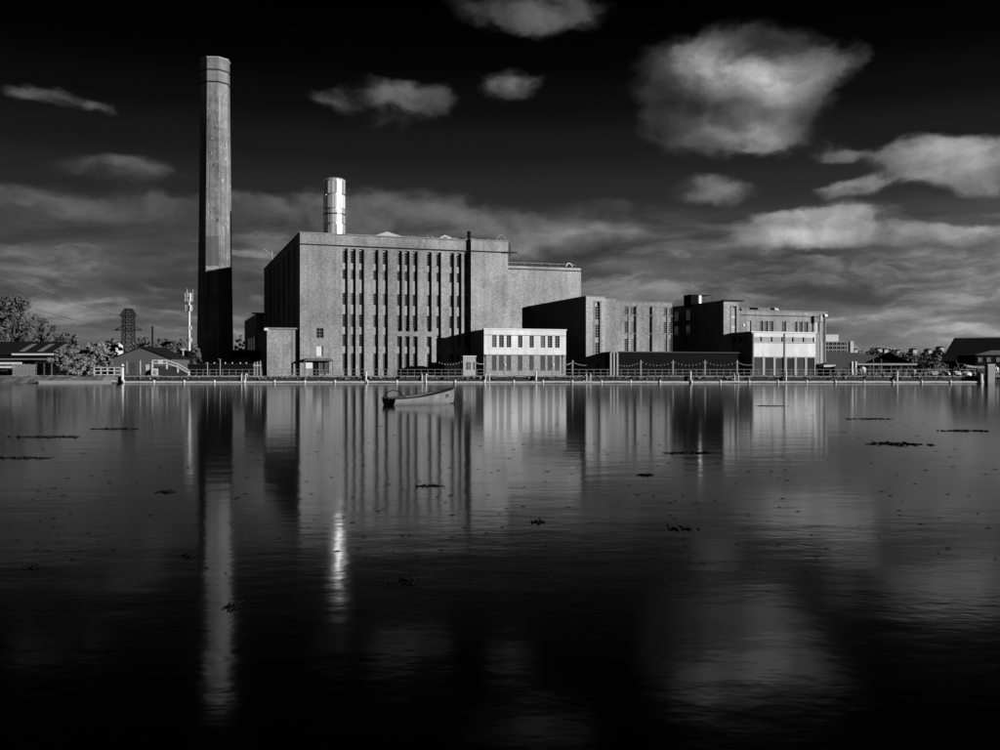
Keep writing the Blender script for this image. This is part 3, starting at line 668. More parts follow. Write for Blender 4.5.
MB().shell(a0 + .001, a1, q + .003, .79, 0, zt - .01, .2, front=False).build('side_wall', 'brick', T)
MB().box(a0 - .3, a1 + .1, q - .25, q + .3, zt + .003, zt + .22).box(a0 - .3, a0 + .3, q + .303, .78, zt + .003, zt + .2).build('coping', 'white_paint', T)
pxs = [752.6] + [p for v in vents for p in v] ; 
for k in range(6):
    x0 = SP(753.6 if k == 0 else vents[k - 1][1] + .5, q); x1 = SP(vents[k][0] - .5, q)
    MB().box(x0, x1, q - .05, q - .003, zq(342), zq(337.2)).build('clerestory_panel', 'pale_concrete', T)
for a, b2 in vents: MB().box(SP(a, q) + .01, SP(b2, q) - .01, q + .2, q + .28, zq(342) + .01, zq(337) - .01).build('vent', 'tarred', T)
MB().box(a0 + .2, a1 - .05, q - .07, q - .003, zq(343.2), zq(342.5)).build('sill_band', 'stone_trim', T)
for k, (a, b2) in enumerate(pz):
    x0, x1 = SP(a, q) + .01, SP(b2, q) - .01; d_ = MB(); nn = 9; z1 = zq(357.5) - .01 - random.uniform(0, .15)
    for j in range(nn):
        xa = x0 + (x1 - x0) * j / nn; xb = x0 + (x1 - x0) * (j + 1) / nn; xm = (xa + xb) / 2; dd = .08
        d_.q((xa, q + .22, .03), (xm, q + .22 - dd, .03), (xm, q + .22 - dd, z1), (xa, q + .22, z1)); d_.q((xm, q + .22 - dd, .03), (xb, q + .22, .03), (xb, q + .22, z1), (xm, q + .22 - dd, z1))
    d_.build('corrugated_door', 'louvre' if k % 2 else 'grey_sheet', T)
for px in (752.9, 784.4): MB().tube([(SP(px, q), q - .16, .05), (SP(px, q), q - .16, zt - .1)], .09, 6).build('downpipe', 'galvanised', T)
s = SP(820.5, -.4); MB().tube([(s, -.4, .05), (s, -.4, lz(ZP(341, 100)))], .22, 8).tube([(s, -.4, lz(ZP(341, 100))), (s, -.4, lz(ZP(322, 100)))], .14, 8).lathe([(.2, lz(ZP(322, 100))), (.34, lz(ZP(322, 100)) + .2), (.34, lz(ZP(322, 100)) + 1.4), (.1, lz(ZP(322, 100)) + 1.6)], 8, s, -.4).build('flue_pipe', 'steel', T)
for k in range(3):
    w_ = MB().box(a0 - .03, a0 - .003, -5.6 + k * 2, -4.4 + k * 2, zt - 1.6, zt - .7).build('side_window', 'glass', T); MB().box(a0 - .05, a0 - .033, -5.03 + k * 2, -4.97 + k * 2, zt - 1.6, zt - .7).build('mullion', 'dark_trim', w_)
MB().box(a0 - .2, a0 - .003, -3.9, -3.55, zq(345.5), zq(343)).build('wall_lamp', 'white_paint', T)

# ------------------------------------------------------------------ chimney
CD = 200.0; cx = X(215.3, CD)
T = thing('brick_chimney', 'towering octagonal concrete chimney left of the power station', 'chimney', (cx, CD, GZ), 0)
T.name = 'concrete_chimney'
zt = lz(Z(61, CD)); rb0, rt0 = 18.4 * CD / F, 14.0 * CD / F
view_az = math.atan2(-cx, CD)            # octagon turned so that a face looks left of the viewer
# facet normals (from -y, positive to +x) at about -39, 6, 51, 96 degrees
ph = R(-90 + 6 + 22.5)
def rad(z): return rb0 + (rt0 - rb0) * (z / zt) ** .85
def cring(z0, z1, dr=0.0, n=2): return [(rad(z0 + (z1 - z0) * k / n) + dr, z0 + (z1 - z0) * k / n) for k in range(n + 1)]
sh = MB().lathe(cring(0, zt, 0, 40), 8, 0, 0, ph).build('shaft', 'concrete', T)
zb1 = lz(Z(85.5, CD)); zb2 = lz(Z(73.5, CD))
MB().lathe(cring(zb1, zt - .05, .05, 4), 8, 0, 0, ph).build('head_band', 'concrete_band', T)
for z_ in (zb1, zb2): MB().lathe([(rad(z_) + .02, z_ - .16), (rad(z_) + .17, z_ - .1), (rad(z_) + .17, z_ + .1), (rad(z_) + .02, z_ + .16)], 8, 0, 0, ph).build('ring', 'dark_trim', T)
MB().lathe([(rad(zt) + .06, zt - .3), (rad(zt) + .2, zt - .2), (rad(zt) + .2, zt + .06), (rad(zt) - .5, zt + .1), (rad(zt) - .55, zt - .4)], 8, 0, 0, ph).build('rim', 'pale_concrete', T)
# rendered repair panel on the face beside the dark one, and loading platform stubs
def facet_frame(k, z):
    a = ph + math.pi / 4 * k + math.pi / 8; r = rad(z) * math.cos(math.pi / 8); return Vector((math.cos(a), math.sin(a), 0)), Vector((-math.sin(a), math.cos(a), 0)), r
def panel(k, u0, u1, z0, z1, name, material, off=.04):
    n, tt, r0 = facet_frame(k, z0); _, _, r1 = facet_frame(k, z1); p = MB(); h0 = rad(z0) * math.sin(math.pi / 8); h1 = rad(z1) * math.sin(math.pi / 8)
    A = [n * (r0 + off) + tt * (u0 * h0) + Vector((0, 0, z0)), n * (r0 + off) + tt * (u1 * h0) + Vector((0, 0, z0)), n * (r1 + off) + tt * (u1 * h1) + Vector((0, 0, z1)), n * (r1 + off) + tt * (u0 * h1) + Vector((0, 0, z1))]
    B = [a - n * (off + .05) for a in A]; p.q(*A)
    for i in range(4): p.q(A[i], B[i], B[(i + 1) % 4], A[(i + 1) % 4])
    return p.build(name, material, T)
for k in range(8):
    n, tt, r = facet_frame(k, 30)
    if n.x * math.sin(R(6)) - n.y * math.cos(R(6)) > .99:
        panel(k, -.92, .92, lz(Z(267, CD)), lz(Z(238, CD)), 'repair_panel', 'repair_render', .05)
        panel(k, -.95, .98, lz(Z(271.5, CD)), lz(Z(268, CD)), 'repair_band', 'pale_concrete', .06)
        kf = k
rnd = random.Random(3)
for j in range(34):
    k = (kf + rnd.choice((0, 0, 1))) % 8; z_ = zt * (1 - rnd.random() ** .8 * .62) - 4; u = rnd.uniform(-.9, .85); s_ = rnd.uniform(.05, .13)
    if z_ < lz(Z(236, CD)): continue
    panel(k, u, u + s_, z_, z_ + rnd.uniform(.2, .75), 'patch_repair', ('worn_white', 'pale_concrete', 'tarred')[j % 3], .03)

# ------------------------------------------------------------------ steel flue on the roof
q = 22.0; s = SP(334.4, q); D = DP(s, q); r = 10.6 * D / F
T = thing('steel_flue', 'short bright steel clad flue rising from the tall block\'s roof', 'flue', (OX + CO * s - SI * q, OY + SI * s + CO * q, 24.6), 0)
zt = Z(180.5, D) - 24.6
MB().lathe([(r - .12, 0), (r - .12, zt - .3), (r - .3, zt - .1)], 20).build('core', 'steel_dull', T)
nf, tiers = 14, 5; rnd = random.Random(11)
for j in range(tiers):
    for k in range(nf):
        if rnd.random() < .05: continue
        a0_ = 2 * math.pi * (k + .05) / nf; a1_ = 2 * math.pi * (k + .95) / nf; am = (a0_ + a1_) / 2
        z0 = zt * j / tiers + .04 + rnd.uniform(0, .1); z1 = zt * (j + 1) / tiers - .04 - rnd.uniform(0, .25); o1 = rnd.uniform(-.04, .05); o2 = rnd.uniform(-.04, .06)
        p = MB()
        def pt(a, rr, z): return (rr * math.cos(a), rr * math.sin(a), z)
        A = [pt(a0_, r + o1, z0), pt(am, r + o1 + .03, z0), pt(a1_, r + o1, z0)]; B = [pt(a0_, r + o2, z1), pt(am, r + o2 + .03, z1), pt(a1_, r + o2, z1)]
        Ai = [pt(a0_, r - .1, z0), pt(a1_, r - .1, z0)]; Bi = [pt(a0_, r - .1, z1), pt(a1_, r - .1, z1)]
        p.q(A[0], A[1], B[1], B[0]).q(A[1], A[2], B[2], B[1]).q(A[0], B[0], Bi[0], Ai[0]).q(A[2], Ai[1], Bi[1], B[2]).q(B[0], B[1], B[2], Bi[1], Bi[0]).q(A[0], Ai[0], Ai[1], A[2], A[1])
        p.build('cladding_panel', rnd.choice(('steel', 'steel', 'steel', 'white_paint', 'steel_dull')), T)
MB().lathe([(r + .05, zt - .35), (r + .1, zt - .2), (r + .02, zt + .05), (r - .35, zt + .28), (r - .9, zt + .3), (r - .95, zt - .2)], 20).build('cap_ring', 'steel', T)
for z_ in (zt * .52,): MB().lathe([(r + .05, z_), (r + .16, z_ + .05), (r + .16, z_ + .2), (r + .05, z_ + .25)], 20).build('band', 'dark_steel', T)
MB().lathe([(r + .5, 0), (r + .5, .35), (r + .05, .8)], 20).build('flashing', 'galvanised', T)

# ------------------------------------------------------------------ trees
def leaf_cloud(rnd, clumps, n_leaf, size):
    b = MB()
    for (c, r) in clumps:
        for k in range(n_leaf):
            d = Vector((rnd.gauss(0, 1), rnd.gauss(0, 1), rnd.gauss(0, 1))).normalized() * r * rnd.random() ** .45
            p = Vector(c) + Vector((d.x, d.y, d.z * .8)); n = (d.normalized() + Vector((rnd.uniform(-.8, .8), rnd.uniform(-.8, .8), rnd.uniform(-.3, .9)))).normalized()
            a = n.orthogonal().normalized(); a = a * math.cos(6 * rnd.random()) + n.cross(a) * math.sin(6 * rnd.random()); c2 = n.cross(a); s_ = size * rnd.uniform(.5, 1.3)
            b.q(p - a * s_, p + c2 * s_ * .55, p + a * s_, p - c2 * s_ * .55)
    return b
def tree(name, label, px, py_top, D, wpx, leaf='leaf_mid', seed=1, trunk=True, ncl=26, nl=130, size=.2, group=None, low=.22, base=GZ):
    rnd = random.Random(seed); x = X(px, D); zt = Z(py_top, D) - base; rw = wpx * D / F / 2
    T = thing(name, label, 'bush' if 'bush' in name else 'tree', (x, D, base), 0, group)
    clumps = []; tb = MB(); z0 = zt * low
    tb.tube([(0, 0, -.1), (rnd.uniform(-.1, .1), 0, zt * .3), (rnd.uniform(-.3, .3), .1, zt * .62), (0, 0, zt * .85)], [zt * .035, zt * .026, zt * .015, zt * .005], 7)
    ncl = int(ncl * 1.5); nl = int(nl * .75)
    for k in range(ncl):
        u = rnd.random(); z = z0 + (zt - z0) * (.08 + .84 * u); prof = math.sin(math.pi * min(1, .18 + .74 * u)) ** .7
        a = rnd.uniform(0, 6.28); rr = rw * prof * rnd.uniform(.25, .92); cr = rw * rnd.uniform(.10, .27)
        z = min(z, zt - cr * .8); c = (rr * math.cos(a), rr * math.sin(a), z); clumps.append((c, cr))
        if trunk and k % 2 == 0:
            zs = max(z - rr * .9, zt * .2); tb.tube([(0, 0, zs), (c[0] * .5, c[1] * .5, (zs + z) / 2 + .1), c], [zt * .012, zt * .008, zt * .003], 5)
    tb.build('trunk', 'bark', T)
    leaf_cloud(rnd, clumps, nl, size).build('crown', leaf, T)
    return T
g = 'trees behind the left bank'
tree('broadleaf_tree', 'big broad tree rising at the left edge behind the sheds', 13, 293, 190, 62, 'leaf_mid', 1, ncl=44, nl=170, size=.26)
tree('broadleaf_tree', 'thinner tree right of the big left-edge tree', 40, 312, 176, 44, 'leaf_mid', 2, ncl=22, nl=90, size=.22)
tree('broadleaf_tree', 'small round tree above the right end of the skylit shed roof', 60, 328, 178, 34, 'leaf_mid', 3, ncl=22, nl=90, size=.24)
tree('broadleaf_tree', 'dark small tree just right of the skylit shed', 76, 334, 180, 22, 'leaf_dark', 4, ncl=20, nl=90, size=.24)
tree('broadleaf_tree', 'pale spreading tree behind the bright bush', 97, 341, 168, 34, 'leaf_pale', 5, ncl=30, nl=120, size=.2, low=.1)
tree('broadleaf_tree', 'dark tree left of the lattice pylon', 112, 338, 176, 24, 'leaf_dark', 6, ncl=22, nl=90, size=.3)
tree('broadleaf_tree', 'dark tree between the pylon and the thin pole', 143, 336, 173, 24, 'leaf_dark', 7, ncl=24, nl=100, size=.28)
tree('broadleaf_tree', 'mid-grey tree right of the thin pole above the gabled shed', 163, 338, 170, 30, 'leaf_mid', 8, ncl=26, nl=110, size=.26)
tree('broadleaf_tree', 'dark tree close left of the antenna mast', 178, 338, 168, 24, 'leaf_dark', 9, ncl=24, nl=100, size=.26)
tree('broadleaf_tree', 'tree between the antenna mast and the chimney', 195, 342, 166, 16, 'leaf_mid', 10, ncl=20, nl=90, size=.24)
tree('broadleaf_tree', 'far tree in the gap right of the chimney foot', 239, 333, 300, 16, 'leaf_mid', 12, ncl=20, nl=80, size=.34)
tree('broadleaf_tree', 'smaller dark far tree in the gap left of the rear range', 250, 337, 310, 12, 'leaf_dark', 13, ncl=14, nl=70, size=.34)
tree('bright_bush', 'large bright bush at the water\'s edge right of the left sheds', 68, 347, 146, 38, 'leaf_pale', 14, ncl=46, nl=170, size=.14, low=.04)
tree('bright_bush', 'smaller bright bush between the big bush and the white rail', 88, 356, 148, 22, 'leaf_pale', 15, ncl=24, nl=120, size=.13, low=.05)
tree('bright_bush', 'pale bush on top of the grey container in the boatyard', 934, 354.5, 156, 24, 'leaf_pale', 16, ncl=20, nl=110, size=.15, low=.35)
tree('broadleaf_tree', 'dark round tree on the skyline left of the dark gable', 874, 346, 420, 16, 'leaf_dark', 17, ncl=22, nl=80, size=.45, low=.05)
tree('broadleaf_tree', 'dark round tree on the skyline above the dark gable', 892, 347, 430, 14, 'leaf_dark', 18, ncl=20, nl=80, size=.45, low=.05)
for k, (px, py, D, w, lf, lb) in enumerate([(832, 344, 330, 16, 'leaf_dark', 'dark tree at the foot of the white flat block'), (843, 347, 330, 14, 'leaf_mid', 'small tree right of the white flat block'),
        (908, 352, 300, 24, 'leaf_mid', 'bushy tree right of the dark gabled house'), (924, 351, 310, 22, 'leaf_dark', 'dark bushy tree left of the big barn roof'), (938, 349, 330, 20, 'leaf_mid', 'bushy tree touching the left end of the barn roof')]):
    tree('broadleaf_tree', lb, px, py, D, w, lf, 30 + k, ncl=24, nl=90, size=.36, low=.05)
# wooded skyline on the hill: one mass
rnd = random.Random(5); cl = []
for k in range(420):
    x = rnd.uniform(-620, 680); j = rnd.uniform(4.5, 9); y = 560 + j * 55
    if rnd.random() < .35: j = rnd.uniform(1, 4.5); y = 560 + j * 55
    r_ = rnd.uniform(1.6, 4.2); cl.append(((x, y, hill_h(x, j) + r_ * .5), r_))
tag(leaf_cloud(rnd, cl, 60, .9).build('far_wood', 'leaf_dark'), 'low far-off hedges and woods along the hill skyline', 'wood', kind='stuff')
# scrub along the ground between buildings
cl = []
for k in range(150):
    px = rnd.choice((rnd.uniform(828, 1000), rnd.uniform(0, 120), rnd.uniform(175, 265))); D = rnd.uniform(200, 300); r_ = rnd.uniform(.6, 1.5); cl.append(((X(px, D), D, GZ + r_ * .5), r_))
tag(leaf_cloud(rnd, cl, 70, .28).build('scrub', 'leaf_mid'), 'patchy scrub on the ground behind the quay', 'scrub', kind='stuff')

# ------------------------------------------------------------------ left bank
def gable(T, x0, x1, y0, y1, ze, zr, wallm, roofm, over=.25, ridge_along='y', zb=0.0):
    """house body with a pitched roof in local coordinates"""
    if ridge_along == 'y':
        xm = (x0 + x1) / 2; MB().prism([(x0, zb), (x1, zb), (x1, ze), (xm, zr), (x0, ze)], y0, y1).build('wall', wallm, T)
        k = (zr - ze) / (xm - x0)
        rf = MB().prism([(x0 - over, ze - over * k + .02), (xm, zr + .02), (x1 + over, ze - over * k + .02), (x1 + over, ze - over * k + .16), (xm, zr + .2), (x0 - over, ze - over * k + .16)], y0 - over, y1 + over)
        return rf.build('roof', roofm, T)
    ym = (y0 + y1) / 2; b_ = MB(); b_.box(x0, x1, y0, y1, zb, ze - .01)
    b_.q((x0, y0, ze - .01), (x0, ym, zr - .03), (x0, y1, ze - .01)); b_.q((x1, y0, ze - .01), (x1, y1, ze - .01), (x1, ym, zr - .03)); b_.build('wall', wallm, T)
    r_ = MB(); k = (zr - ze) / (ym - y0); e = ze - over * k
    P0 = [(y0 - over, e), (ym, zr), (y1 + over, e), (y1 + over, e + .16), (ym, zr + .18), (y0 - over, e + .16)]
    i = len(r_.v); r_.v += [(x0 - over, y, z) for y, z in P0] + [(x1 + over, y, z) for y, z in P0]
    r_.f.append(tuple(range(6))); r_.f.append(tuple(6 + q_ for q_ in reversed(range(6))))
    for q_ in range(6): r_.f.append((q_, 6 + q_, 6 + (q_ + 1) % 6, (q_ + 1) % 6))
    return r_.build('roof', roofm, T)
# skylit shed
D = 152.0; T = thing('boat_shed', 'low shed with black roof, three skylights and white fascia', 'shed', (0, D, GZ))
x0, x1 = X(-20, D), X(53, D)
ze, zr = lz(Z(353.5, D)), lz(Z(342.5, D + 3))
gable(T, x0, x1, 0, 8, ze, zr, 'tarred', 'slate', .3, 'x')
MB().box(X(13, D), x1 + .3, -.42, -.31, ze - .26, ze - .0).build('fascia', 'white_paint', T)
for px in (22, 40, 64):
    if px == 64: px = 58 - 2
    xs = X(px, D); p = MB(); k = (zr - ze) / 4; off = .22
    p.q((xs - .55, .4, ze + .4 * k + off), (xs + .35, .4, ze + .4 * k + off), (xs + 1.0, 3.0, ze + 3.0 * k + off), (xs + .1, 3.0, ze + 3.0 * k + off))
    p.q((xs - .55, .4, ze + .4 * k + .02), (xs + .35, .4, ze + .4 * k + .02), (xs + .35, .4, ze + .4 * k + off), (xs - .55, .4, ze + .4 * k + off))
    p.build('skylight', 'pale_sheet', T)
for k in range(2):
    w_ = MB().box(X(6 + k * 16, D), X(12 + k * 16, D), -.05, -.003, 1.0, 1.7).build('window', 'blind_glass', T)
    MB().box(X(9 + k * 16, D) - .04, X(9 + k * 16, D) + .04, -.08, -.053, 1.0, 1.7).build('mullion', 'dark_trim', w_)
MB().box(x0, x1 - .1, -.16, -.003, ze - .95, ze - .82).build('shelf_rail', 'pale_concrete', T)
# long left fence of white boards, palings and stacked racks
D = 145.0; T = thing('board_fence', 'white three-board fence at the far left bank', 'fence', (0, D, GZ))
for k, (pxe, py, hpx) in enumerate(((22, 363.3, 2.2), (15.5, 367, 2.0), (8, 370.6, 1.5))):
    MB().box(X(-20, D), X(pxe, D), -.03, .03, lz(Z(py + hpx / 2, D)), lz(Z(py - hpx / 2, D))).build('board', 'white_paint', T)
for px in (-14, -3, 7): MB().box(X(px, D), X(px, D) + .12, .034, .14, 0, lz(Z(362, D))).build('post', 'timber', T)
D = 143.0; T = thing('paling_fence', 'weathered vertical paling fence right of the white boards', 'fence', (0, D, GZ))
pm = MB().box(-.07, .07, -.02, .02, 0, 1.75).mesh('paling'); pm.materials.append(MATS['pale_timber'])
for k in range(17): link('paling', pm, 'pale_timber', T, (X(13, D) + k * .2, random.uniform(-.02, .02), random.uniform(-.0, .12)))
MB().box(X(13, D) - .1, X(13, D) + 3.4, .03, .09, .5, .6).box(X(13, D) - .1, X(13, D) + 3.4, .03, .09, 1.3, 1.4).build('rail', 'timber', T)
D = 143.5; T = thing('timber_rack', 'dark open timber rack between the paling fence and the bush', 'rack', (0, D, GZ))
for px in (36, 44, 51.5): MB().box(X(px, D) - .08, X(px, D) + .08, 0, .16, 0, 2.0).build('post', 'timber', T)
for k in range(4): MB().box(X(35.6, D), X(52, D), -.04, 1.5, .3 + k * .5, .42 + k * .5).build('shelf', 'tarred', T)
MB().box(X(35.6, D), X(52, D), 1.5, 1.56, 0, 2.0).build('back_panel', 'tarred', T)
# mud bank on the far left
bk = MB(); n = 26
for i in range(n):
    x = X(-30, 143) + i * (X(118, 143) - X(-30, 143)) / (n - 1)
    for j, (dy, z) in enumerate(((-4.6, -.3), (-3.3, .1), (-2.4, .55), (-1.8, .92), (-.9, 1.0))): bk.v.append((x, QD + 2 + dy + random.uniform(-.2, .2), z + random.uniform(-.06, .06)))
for i in range(n - 1):
    for j in range(4): a = i * 5 + j; bk.f.append((a, a + 5, a + 6, a + 1))
structure(bk.build('mud_bank', 'rubble'))
# pontoon
D = 135.4; T = thing('grey_pontoon', 'long low grey pontoon floating below the bright bush', 'pontoon', (X(78, D), D, 0))
L_ = X(115, D) - X(43, D); MB().box(-L_ / 2, L_ / 2, -.9, .9, .22, .42).build('deck', 'pale_concrete', T)
for k in range(5): MB().box(-L_ / 2 + .3 + k * L_ / 5, -L_ / 2 + L_ / 5 - .1 + k * L_ / 5, -.8, .8, -.2, .257).build('float', 'quay_stone', T)
MB().box(-L_ / 2, L_ / 2, -.98, -.903, -.05, .40).build('fender', 'pale_concrete', T)
# white rail above the pontoon
def rail_fence(name, label, D, pxa, pxb, z0, h, rails, npost, material, thick=.07):
    T = thing(name, label, 'railing', (0, D, z0)); xa, xb = X(pxa, D), X(pxb, D)
    pm = MB().box(-thick / 2, thick / 2, 0, thick, 0, h).mesh('post'); pm.materials.append(MATS[material])
    for k in range(npost): link('post', pm, material, T, (xa + (xb - xa) * k / (npost - 1), 0, 0))
    for f in rails: MB().box(xa - .02, xb + .02, -thick * .8, -.002, h * f - thick * .6, h * f + thick * .4).build('rail', material, T)
    return T
rail_fence('timber_railing', 'pale timber railing right of the bright bush by the first white post', 142.5, 94, 121, GZ, 1.35, (.2, .62, .98), 5, 'worn_white', .12)
# gabled shed
D = 150.0; T = thing('gabled_shed', 'grey boarded shed with shallow gable facing the water', 'shed', (0, D, GZ))
gable(T, X(113, D), X(171, D), 0, 9, lz(Z(358.5, D)), lz(Z(347.5, D)), 'grey_sheet', 'slate', .25, 'y')
MB().box(X(131, D), X(136, D), -.05, -.003, .02, 2.1).build('door', 'louvre', T)
MB().box(X(126.5, D), X(127.6, D), -.06, -.003, .4, 2.3).build('downpipe', 'pale_concrete', T)
MB().box(X(140, D), X(141, D), -.06, -.003, .3, 2.4).build('downpipe', 'worn_white', T)
MB().box(X(146, D), X(149.5, D), -.06, -.003, .9, 1.8).build('notice', 'worn_white', T)
# grassed ramp with white handrail and board
D = 144.0; T = thing('access_ramp', 'grey earth ramp with a white handrail in front of the gabled shed', 'ramp', (0, D, GZ))
zr_ = lz(Z(366.5, D)); xa, xb, xc, xd = X(141, D), X(153, D), X(170, D), X(188, D)
MB().prism([(xa, 0), (xd, 0), (xc, zr_), (xb, zr_)], 0, 2.2).build('bank', 'quay_stone', T)
hr = []
P = [(X(152.5, D), zr_), (X(167, D), zr_), (X(178, D), lz(Z(370, D))), (X(189, D), .15)]
for (x, z) in P[:3]: MB().box(x - .1, x + .1, -.1, .1, max(z - .4, 0), z + .98).build('post', 'white_paint', T)
MB().box(P[3][0] - .08, P[3][0] + .08, -.1, .1, 0, .8).build('post', 'white_paint', T)
for hgt in (.5, .92):
    r_ = MB()
    for (a, b2) in zip(P, P[1:]):
        r_.prism([(a[0], a[1] + hgt - .07), (b[0] if False else b2[0], b2[1] + hgt - .07 - (.12 if b2 is P[3] else 0)), (b2[0], b2[1] + hgt + .07 - (.12 if b2 is P[3] else 0)), (a[0], a[1] + hgt + .07)], -.2, -.105)
    r_.build('handrail', 'white_paint', T)
MB().box(X(158.5, D), X(163.5, D), -.26, -.205, zr_ + .35, zr_ + 1.0).build('board', 'white_paint', T)
T = thing('white_notice', 'square white notice with a dark ring mark below the ramp handrail', 'sign', (X(154.8, 143.4), 143.4, GZ))
MB().box(-.5, .5, -.03, .03, .12, 1.16).build('panel', 'white_paint', T)
mk = MB()
def arc(cx_, cz_, r0, r1, a0_, a1_, n=14):
    for k in range(n):
        p, q_ = a0_ + (a1_ - a0_) * k / n, a0_ + (a1_ - a0_) * (k + 1) / n
        mk.q((cx_ + r0 * math.cos(p), -.036, cz_ + r0 * math.sin(p)), (cx_ + r1 * math.cos(p), -.036, cz_ + r1 * math.sin(p)), (cx_ + r1 * math.cos(q_), -.036, cz_ + r1 * math.sin(q_)), (cx_ + r0 * math.cos(q_), -.036, cz_ + r0 * math.sin(q_)))
arc(.06, .58, .2, .3, .3, 5.6); arc(.04, .56, .04, .12, 0, 6.283); mk.build('ring_mark', 'tarred', T)
MB().box(-.4, -.3, .04, .14, 0, 1.1).box(.3, .4, .04, .14, 0, 1.1).build('leg', 'timber', T)
# long low dark wall in front of the chimney
D = 158.0; T = thing('dark_yard_wall', 'long low dark wall with small lamps below the chimney', 'wall', (0, D, GZ))
MB().box(X(188, D), X(262, D), 0, .3, 0, lz(Z(364.5, D))).build('panel', 'tarred', T)
MB().box(X(187.7, D), X(262.3, D), -.06, .36, lz(Z(364.5, D)) + .003, lz(Z(364.5, D)) + .12).build('coping', 'dark_trim', T)
for px in (207, 214, 225, 232, 240, 246): MB().lathe([(.05, 0), (.12, .06), (.13, .16), (.05, .24)], 8).build('wall_lamp', 'worn_white', T, (X(px, D), .15, lz(Z(364.5, D)) + .124))
# dark store behind
D = 176.0; T = thing('dark_store', 'dark flat store with a grey door panel right of the chimney foot', 'building', (0, D, GZ))
MB().shell(X(230, D), X(264, D), 0, 10, 0, lz(Z(350, D)), .2).build('wall', 'tarred', T)
MB().box(X(234.5, D), X(251, D), -.1, -.003, lz(Z(365, D)), lz(Z(357.5, D))).build('shutter', 'grey_sheet', T)
# white house far behind the chimney
def house(label, px, py_e, py_r, D, wpx, wallm='white_render', roofm='slate', depth=8, group=None, base=GZ, dirn='x', name='house'):
    T = thing(name, label, 'house', (X(px, D), D, base), 0, group); w = wpx * D / F / 2
    gable(T, -w, w, 0, depth, Z(py_e, D) - base, Z(py_r, D) - base, wallm, roofm, .3, dirn)
    for s_ in (-.5, .5):
        o = MB().box(s_ * w - w * .18, s_ * w + w * .18, -.05, -.003, (Z(py_e, D) - base) * .45, (Z(py_e, D) - base) * .75).build('window', 'glass', T)
        MB().box(s_ * w - .04, s_ * w + .04, -.08, -.053, (Z(py_e, D) - base) * .45, (Z(py_e, D) - base) * .75).build('mullion', 'white_paint', o)
    return T
house('white-walled house behind trees in the gap right of the chimney', 251.5, 342, 338, 330, 13)
house('small white house far behind the bright bush trees', 110, 345, 342, 330, 8)

# antenna mast
D = 163.0; T = thing('antenna_mast', 'tall pale monopole with antenna clusters left of the chimney', 'mast', (X(189.3, D), D, GZ))
zt = lz(Z(293, D)); MB().tube([(0, 0, 0), (0, 0, zt)], [.26, .16], 10).build('pole', 'worn_white', T)
for py, n_, hh, rr in ((297.5, 6, 1.4, .6), (308, 6, 1.0, .55), (328, 4, .6, .36), (340, 3, .6, .34)):
    z_ = lz(Z(py, D))
    for k in range(n_):
        a = 6.283 * k / n_ + py; p = MB().box(-.12, .12, -.07, .07, -hh / 2, hh / 2).build('antenna', 'worn_white' if k % 2 else 'galvanised', T, (rr * math.cos(a), rr * math.sin(a), z_), a + 1.57)
    fm = MB()
    for k in range(n_): a = 6.283 * k / n_ + py; fm.tube([(0, 0, z_), (rr * math.cos(a), rr * math.sin(a), z_)], .05, 4)
    fm.build('head_frame', 'dark_steel', T)
for k, (a, dz) in enumerate(((.4, 1.2), (2.4, 1.0), (4.4, 1.4))): MB().tube([(.6 * math.cos(a), .6 * math.sin(a), zt - .4), (.6 * math.cos(a), .6 * math.sin(a), zt + dz * .5)], .04, 4).build('whip', 'worn_white', T)
MB().tube([(0, 0, .01), (0, 0, 4.2)], .55, 10).build('base_sleeve', 'tarred', T)

# pylon
D = 400.0; T = thing('lattice_pylon', 'dark steel lattice pylon behind the gabled shed', 'pylon', (X(128.5, D), D, GZ))
zt = lz(Z(309, D)); zs = [0, zt * .18, zt * .34, zt * .48, zt * .6, zt * .7, zt * .79, zt * .87, zt * .94, zt]
def pw(z): u = z / zt; return 3.5 * (1 - u / .55) + 1.9 * u / .55 if u < .55 else 1.9 if u < .95 else 1.1
lat = MB(); legs = []
for sx_ in (-1, 1):
    for sy_ in (-1, 1): MB().tube([(sx_ * pw(z), sy_ * pw(z), z) for z in zs], .24, 4).build('leg', 'dark_steel', T)
for z0, z1 in zip(zs, zs[1:]):
    a, b2 = pw(z0), pw(z1)
    for (p, q_) in (((-1, -1), (1, -1)), ((1, -1), (1, 1)), ((1, 1), (-1, 1)), ((-1, 1), (-1, -1))):
        lat.tube([(p[0] * a, p[1] * a, z0), (q_[0] * b2, q_[1] * b2, z1)], .15, 3); lat.tube([(q_[0] * a, q_[1] * a, z0), (p[0] * b2, p[1] * b2, z1)], .15, 3); lat.tube([(p[0] * b2, p[1] * b2, z1), (q_[0] * b2, q_[1] * b2, z1)], .15, 3)
        mz = (z0 + z1) / 2; mw = (a + b2) / 2; lat.tube([(p[0] * mw, p[1] * mw, mz), (q_[0] * mw, q_[1] * mw, mz)], .1, 3)
lat.build('lattice', 'dark_steel', T)
arms = ((lz(Z(330, D)), 5.6), (lz(Z(315.5, D)), 3.6))
for z_, w in arms: MB().box(-w, w, -.25, .25, z_ - .2, z_ + .2).tube([(-w, 0, z_), (-1.8, 0, z_ + 2.0)], .2, 3).tube([(w, 0, z_), (1.8, 0, z_ + 2.0)], .15, 3).build('crossarm', 'dark_steel', T)
pyx = X(128.5, D)
ends = [(-5.6, arms[0][0], -10, 300), (-5.2, arms[0][0], -10, 292), (-2, arms[0][0], -10, 296), (-3.6, arms[1][0], -10, 283), (-3.2, arms[1][0], -10, 270)]
